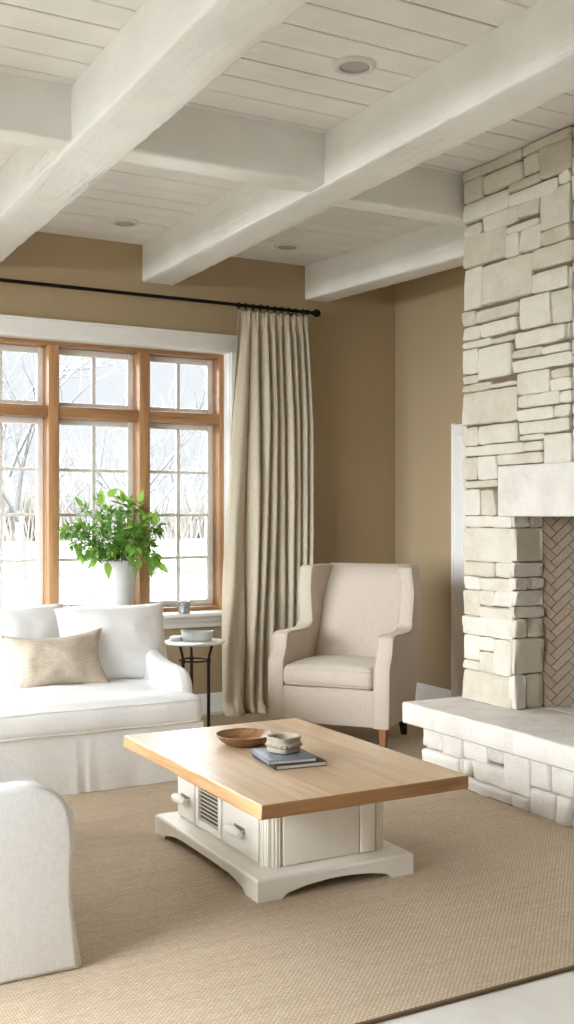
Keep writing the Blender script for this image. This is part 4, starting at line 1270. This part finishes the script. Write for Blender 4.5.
# ------------------------------------------------------------------ vase and greenery
VX, VY, VZ = 2.52, 7.02, .722
bm = bmesh.new()
lathe(bm, [(0, 0), (.074, 0), (.080, .004), (.090, .08), (.100, .18), (.113, .28), (.120, .35), (.124, .372), (.124, .378), (.116, .379), (.108, .36), (.100, .26), (.07, .02), (0, .018)], 56, f=lambda a, z: 1+.003*math.sin(3*a+z*30))
vz = obj('vase', bm, M['vase']); vz.location = (VX, VY, VZ); vz.scale = (1.08, 1.08, 1.0)
tag(vz, 'tall pale grey tapered pottery vase on the window sill behind the sofa', 'vase')
gt = thing('leafy_branches', 'bunch of fresh green leafy branches standing in the tall window vase', 'plant', (VX-.02, VY, VZ+.03))
rr = random.Random(11)
leafv, leaff, leaft = [], [], []
def leaf(p, d, up, L, W, tone, fold=.25, curl=.3):
    d = d.normalized(); side = d.cross(up)
    if side.length < 1e-3: side = d.orthogonal()
    side.normalize(); nrm = side.cross(d).normalized()
    n = 7; b = len(leafv)
    for i in range(n+1):
        t = i/n
        w = W*.5*math.sin(PI*t**.62)**1.15 if 0 < t < 1 else 0
        w = max(w, .0006)
        c = p+d*(L*t)-nrm*(curl*L*t*t)
        for k in (-1, -.5, 0, .5, 1):
            leafv.append(c+side*(w*k)+nrm*(fold*w*abs(k)+.0012*math.sin(t*20+k)))
    for i in range(n):
        for k in range(4):
            a = b+i*5+k; leaff.append((a, a+1, a+6, a+5)); leaft.append(min(1, max(0, tone+(.04 if k in (1, 2) else 0))))
stem_bm = bmesh.new()
R_camera = Vector((math.cos(math.radians(28.7)), -math.sin(math.radians(28.7)), 0))
tips = []
# (dx, dz, dy) end points of main sprigs relative to the vase base
ends = [(-.36, .50, -.12), (-.30, .62, -.05), (-.24, .74, -.03), (-.16, .80, -.08), (-.06, .72, -.02), (.02, .80, -.06), (.10, .78, 0), (.17, .76, -.05), (.24, .66, -.02),
        (.30, .54, -.08), (.27, .42, -.12), (-.30, .44, -.16), (-.18, .60, -.2), (-.05, .58, -.24), (.10, .60, -.22), (.20, .52, -.2), (-.12, .46, -.26), (.05, .46, -.28), (.18, .40, -.24), (-.22, .40, -.22),
        (-.10, .68, .06), (.06, .68, .07), (.14, .62, .06), (-.20, .55, .05), (0, .62, -.1), (-.38, .57, -.02), (.32, .62, -.03)]
for (dx, dz, dy) in ends:
    e = Vector((dx*.95, dy, dz-.03)); s0 = Vector((dx*.12, dy*.12, .0)); mid = Vector((dx*.28, dy*.25, .36+.05*rr.random()))
    e.z += rr.uniform(-.02, .02)
    P = [s0, s0*.4+mid*.6, mid, mid*.45+e*.55+Vector((0, 0, .05)), e]
    cv = [Vector(q) for q in catmull([tuple(p) for p in P], 6)]
    tube(stem_bm, cv, [.0032-.0022*i/len(cv) for i in range(len(cv))], 5)
    n = len(cv)
    big = rr.random() < .55
    for i in range(int(n*.46), n):
        for q in range(3 if big else 5):
            t = (i+rr.random())/n
            p = cv[i]+(cv[min(i+1, n-1)]-cv[i])*rr.random()
            d = (cv[min(i+1, n-1)]-cv[i-1]).normalized()
            ang = rr.uniform(0, 2*PI)
            o = d.orthogonal().normalized(); o = Matrix.Rotation(ang, 3, d) @ o
            dd = (d*rr.uniform(.2, .9)+o*rr.uniform(.6, 1.1)+Vector((0, 0, rr.uniform(-.35, .25)))).normalized()
            L = rr.uniform(.045, .085) if big else rr.uniform(.022, .048)
            W = L*(rr.uniform(.40, .56) if big else rr.uniform(.35, .6))
            st_ = p+dd*rr.uniform(.005, .02)
            tube(stem_bm, [p, st_], .0009, 4, False)
            leaf(st_, dd, Vector((rr.uniform(-.5, .5), rr.uniform(-.6, .2), 1)), L, W, rr.uniform(.15, .85) if big else rr.uniform(.05, .7), rr.uniform(.1, .45), rr.uniform(0, .5))
    L = rr.uniform(.06, .09) if big else .04
    leaf(e, (cv[-1]-cv[-3]), Vector((0, -.5, 1)), L, L*.5, rr.uniform(.5, 1), .3, .3)
# the few large leaves that stand out at the rim of the bunch
for (dx, dz, dy, ax, az, L) in [(-.335, .50, -.16, .1, -1, .115), (-.27, .79, -.06, -.5, .7, .085), (-.155, .80, -.1, .15, 1, .12), (-.09, .86, -.08, .7, .5, .10), (.05, .82, -.08, -.4, .8, .10), (.15, .82, -.06, .4, .9, .10),
                               (.245, .62, -.12, .15, .8, .115), (.235, .44, -.15, .2, -1, .13), (.255, .36, -.16, .7, -.5, .11), (-.16, .38, -.25, .2, -1, .12), (-.215, .40, -.2, -.6, -.6, .09), (.08, .40, -.27, -.4, -1, .11), (.16, .36, -.24, .25, -1, .10), (-.02, .42, -.28, .5, -.8, .09), (-.36, .60, -.08, -1, .15, .08)]:
    p = Vector((dx*.95, dy, dz-(.07 if dz > .7 else .03))); d = Vector((ax, -.1, az))
    base = p-d.normalized()*.05+Vector((0, .03, 0))
    tube(stem_bm, [Vector((dx*.5, dy*.5, dz*.8)), base, p], [.002, .0015, .001], 5)
    leaf(p, d, Vector((.2, -1, .35)), L, L*.50, rr.uniform(.45, .95), .2, .15)
# keep the bunch clear of the glass
for v in leafv:
    if v.y > .19: v.y = .19-(v.y-.19)*.2
obj('stems', stem_bm, M['stem'], gt, 60)
me = bpy.data.meshes.new('leaves'); me.from_pydata([tuple(v) for v in leafv], [], leaff); me.update()
at = me.attributes.new('tone', 'FLOAT', 'FACE'); at.data.foreach_set('value', leaft)
link_mesh('leaves', me, M['leaf'], gt, 80)

# ------------------------------------------------------------------ outside: pale winter field, brush and bare trees
GZ = -.55
bm = bmesh.new()
for (a, b) in ((-1, 1),):
    nx, ny = 40, 40; g = []
    for i in range(nx+1):
        g.append([bm.verts.new((-70+190*i/nx, 7.6+150*(j/ny)**1.8, GZ+.12*nz((i*.5, j*.5, 0), 1, 2)*min(1, j/8))) for j in range(ny+1)])
    for i in range(nx):
        for j in range(ny): bm.faces.new((g[i][j], g[i+1][j], g[i+1][j+1], g[i][j+1]))
fld = obj('ground', bm, M['snow']); struct(fld)
bm = bmesh.new(); B(bm, -30, XL-WT-.05, -30, 7.6, GZ-.05, GZ); struct(obj('ground', bm, M['snow']))
bm = bmesh.new(); B(bm, XL-WT-.05, 30, -30, YB-WT-.05, GZ-.05, GZ); struct(obj('ground', bm, M['snow']))
def tree_mesh(seed, H):
    rr = random.Random(seed); bm = bmesh.new(); cnt = [0]
    def br(p, d, L, r, lev):
        n = 5; pts = [p]; q = p; dd = d
        for i in range(n):
            dd = (dd+Vector((rr.uniform(-.16, .16), rr.uniform(-.16, .16), rr.uniform(-.02, .10)))).normalized()
            q = q+dd*L/n; pts.append(q)
        tube(bm, pts, [r*(1-.6*i/n) for i in range(n+1)], 5 if lev < 2 else 3, False); cnt[0] += 1
        if lev >= 4 or cnt[0] > 620: return
        for k in range({0: 6, 1: 5, 2: 4, 3: 3}[lev]):
            t = rr.uniform(.35, 1); i = min(n-1, int(t*n)); s = pts[i]+(pts[i+1]-pts[i])*(t*n-i)
            o = dd.orthogonal().normalized(); o = Matrix.Rotation(rr.uniform(0, 2*PI), 3, dd) @ o
            nd = (dd*rr.uniform(.6, 1)+o*rr.uniform(.5, .9)+Vector((0, 0, .15))).normalized()
            br(s, nd, L*rr.uniform(.5, .72), r*.42, lev+1)
    br(Vector((0, 0, 0)), Vector((0, 0, 1)), H*.5, H*.016, 0)
    me = bpy.data.meshes.new('bare_tree'); bm.to_mesh(me); bm.free(); me.materials.append(M['bark']); return me
tms = [tree_mesh(s, 9) for s in (3, 8, 21)]
def put_tree(k, x, y, s, rz, label, group=None):
    o = bpy.data.objects.new('bare_tree', tms[k]); C.objects.link(o)
    o.location = (x, y, GZ-.05); o.scale = (s, s, s); o.rotation_euler = (0, 0, rz)
    tag(o, label, 'tree', group)
put_tree(0, 7.2, 27, 1.05, 0, 'nearest bare tree outside, its dark trunk rising in the middle window')
put_tree(1, 12.8, 33, .9, 1, 'bare tree outside, seen through the right window bay above the sill')
put_tree(2, 3.1, 38, .8, 2, 'bare tree outside, seen through the left window bay')
rr = random.Random(5)
for k in range(26):
    yy = 54+14*(k % 3)+rr.uniform(-2, 2); f = -.06+.70*(k//3)/8+.025*(k % 3)+rr.uniform(-.01, .01)
    put_tree(k % 3, yy*f, yy, rr.uniform(.8, 1.15), rr.uniform(0, 6.2), 'pale bare tree in the distant winter woods beyond the field', 'bare trees of the distant woods')
def brush(name, x0, x1, y, h, n, seed, label):
    rr = random.Random(seed); vs = []; fs = []
    for k in range(n):
        x = rr.uniform(x0, x1); yy = y+rr.uniform(-1.2, 1.2); hh = h*rr.uniform(.5, 1)*(1+.5*nz((x, 0, 0), .15, seed))
        dx = rr.uniform(-.3, .3)*h; w = .02+.012*h; b = len(vs)
        g = GZ-.1
        vs += [(x-w, yy, g), (x+w, yy, g), (x, yy+w*1.5, g), (x+dx, yy, g+hh)]
        fs += [(b, b+1, b+3), (b+1, b+2, b+3), (b+2, b, b+3)]
    o = raw(name, vs, fs, M['brush'], None, None)
    tag(o, label, 'brush'); o['kind'] = 'stuff'
brush('brush', -5, 32, 35, .55, 5000, 3, 'low strip of bare brush across the winter field')
brush('brush', -15, 85, 88, 5.5, 6500, 4, 'pale bare undergrowth at the foot of the distant woods')

# ------------------------------------------------------------------ light
SKY_BASE, SKY_UP, SKY_SUN = .70, 19.5, 12.5
w = bpy.data.worlds.new('overcast'); sc.world = w; w.use_nodes = True
nt = w.node_tree; nt.nodes.clear()
bg = nt.nodes.new('ShaderNodeBackground'); wo = nt.nodes.new('ShaderNodeOutputWorld')
tc = nt.nodes.new('ShaderNodeTexCoord'); sp = nt.nodes.new('ShaderNodeSeparateXYZ')
nt.links.new(tc.outputs['Generated'], sp.inputs[0])
# overcast sky: low haze near the horizon, brighter overhead and brightest where the veiled sun stands (left and behind)
def smooth(x, a, b):
    n = nt.nodes.new('ShaderNodeMapRange'); n.interpolation_type = 'SMOOTHSTEP'
    n.inputs['From Min'].default_value = a; n.inputs['From Max'].default_value = b
    nt.links.new(x, n.inputs['Value']); return n.outputs[0]
up = smooth(sp.outputs['Z'], .16, .50)
dt = nt.nodes.new('ShaderNodeVectorMath'); dt.operation = 'DOT_PRODUCT'
nt.links.new(tc.outputs['Generated'], dt.inputs[0]); dt.inputs[1].default_value = Vector((-.93, -.22, .30)).normalized()
glow = smooth(dt.outputs['Value'], .05, .95)
stg = math_n(nt, 'ADD', math_n(nt, 'ADD', math_n(nt, 'MULTIPLY', up, SKY_UP), math_n(nt, 'MULTIPLY', glow, SKY_SUN)), SKY_BASE)
bg.inputs[0].default_value = (.95, .99, 1.04, 1)
nt.links.new(stg, bg.inputs[1])
nt.links.new(bg.outputs[0], wo.inputs[0])
def portal(name, loc, rot, sx, sy):
    l = bpy.data.lights.new(name, 'AREA'); l.shape = 'RECTANGLE'; l.size = sx; l.size_y = sy
    l.cycles.is_portal = True
    o = bpy.data.objects.new(name, l); C.objects.link(o); o.location = loc; o.rotation_euler = rot
portal('window_light', ((WX0+WX1)/2, YW+WT+.02, (WZ0+WZ1)/2), (-PI/2, 0, 0), WX1-WX0, WZ1-WZ0)
portal('window_light', (XL-WT-.02, (LW[0]+LW[1])/2, (LW[2]+LW[3])/2), (0, -PI/2, 0), LW[3]-LW[2], LW[1]-LW[0])

# ------------------------------------------------------------------ camera
cam = bpy.data.cameras.new('camera'); co = bpy.data.objects.new('camera', cam); C.objects.link(co)
cam.sensor_fit = 'VERTICAL'; cam.sensor_height = 36; cam.sensor_width = 36*574/1024
cam.lens = 36*1073/1024; cam.shift_y = 5/1024
cam.clip_start = .05; cam.clip_end = 500
co.location = (0, 0, 1.4); co.rotation_euler = (PI/2, 0, -math.atan2(587, 1073))
sc.camera = co
sc.view_settings.view_transform = 'Standard'; sc.view_settings.look = 'None'
sc.view_settings.gamma = 1; sc.view_settings.exposure = 0.56; sc.view_settings.use_curve_mapping = False
sc.cycles.use_denoising = True
sc.cycles.max_bounces = 14; sc.cycles.diffuse_bounces = 8; sc.cycles.transparent_max_bounces = 12
sc.cycles.caustics_reflective = False; sc.cycles.caustics_refractive = False
sc.cycles.sample_clamp_indirect = 8
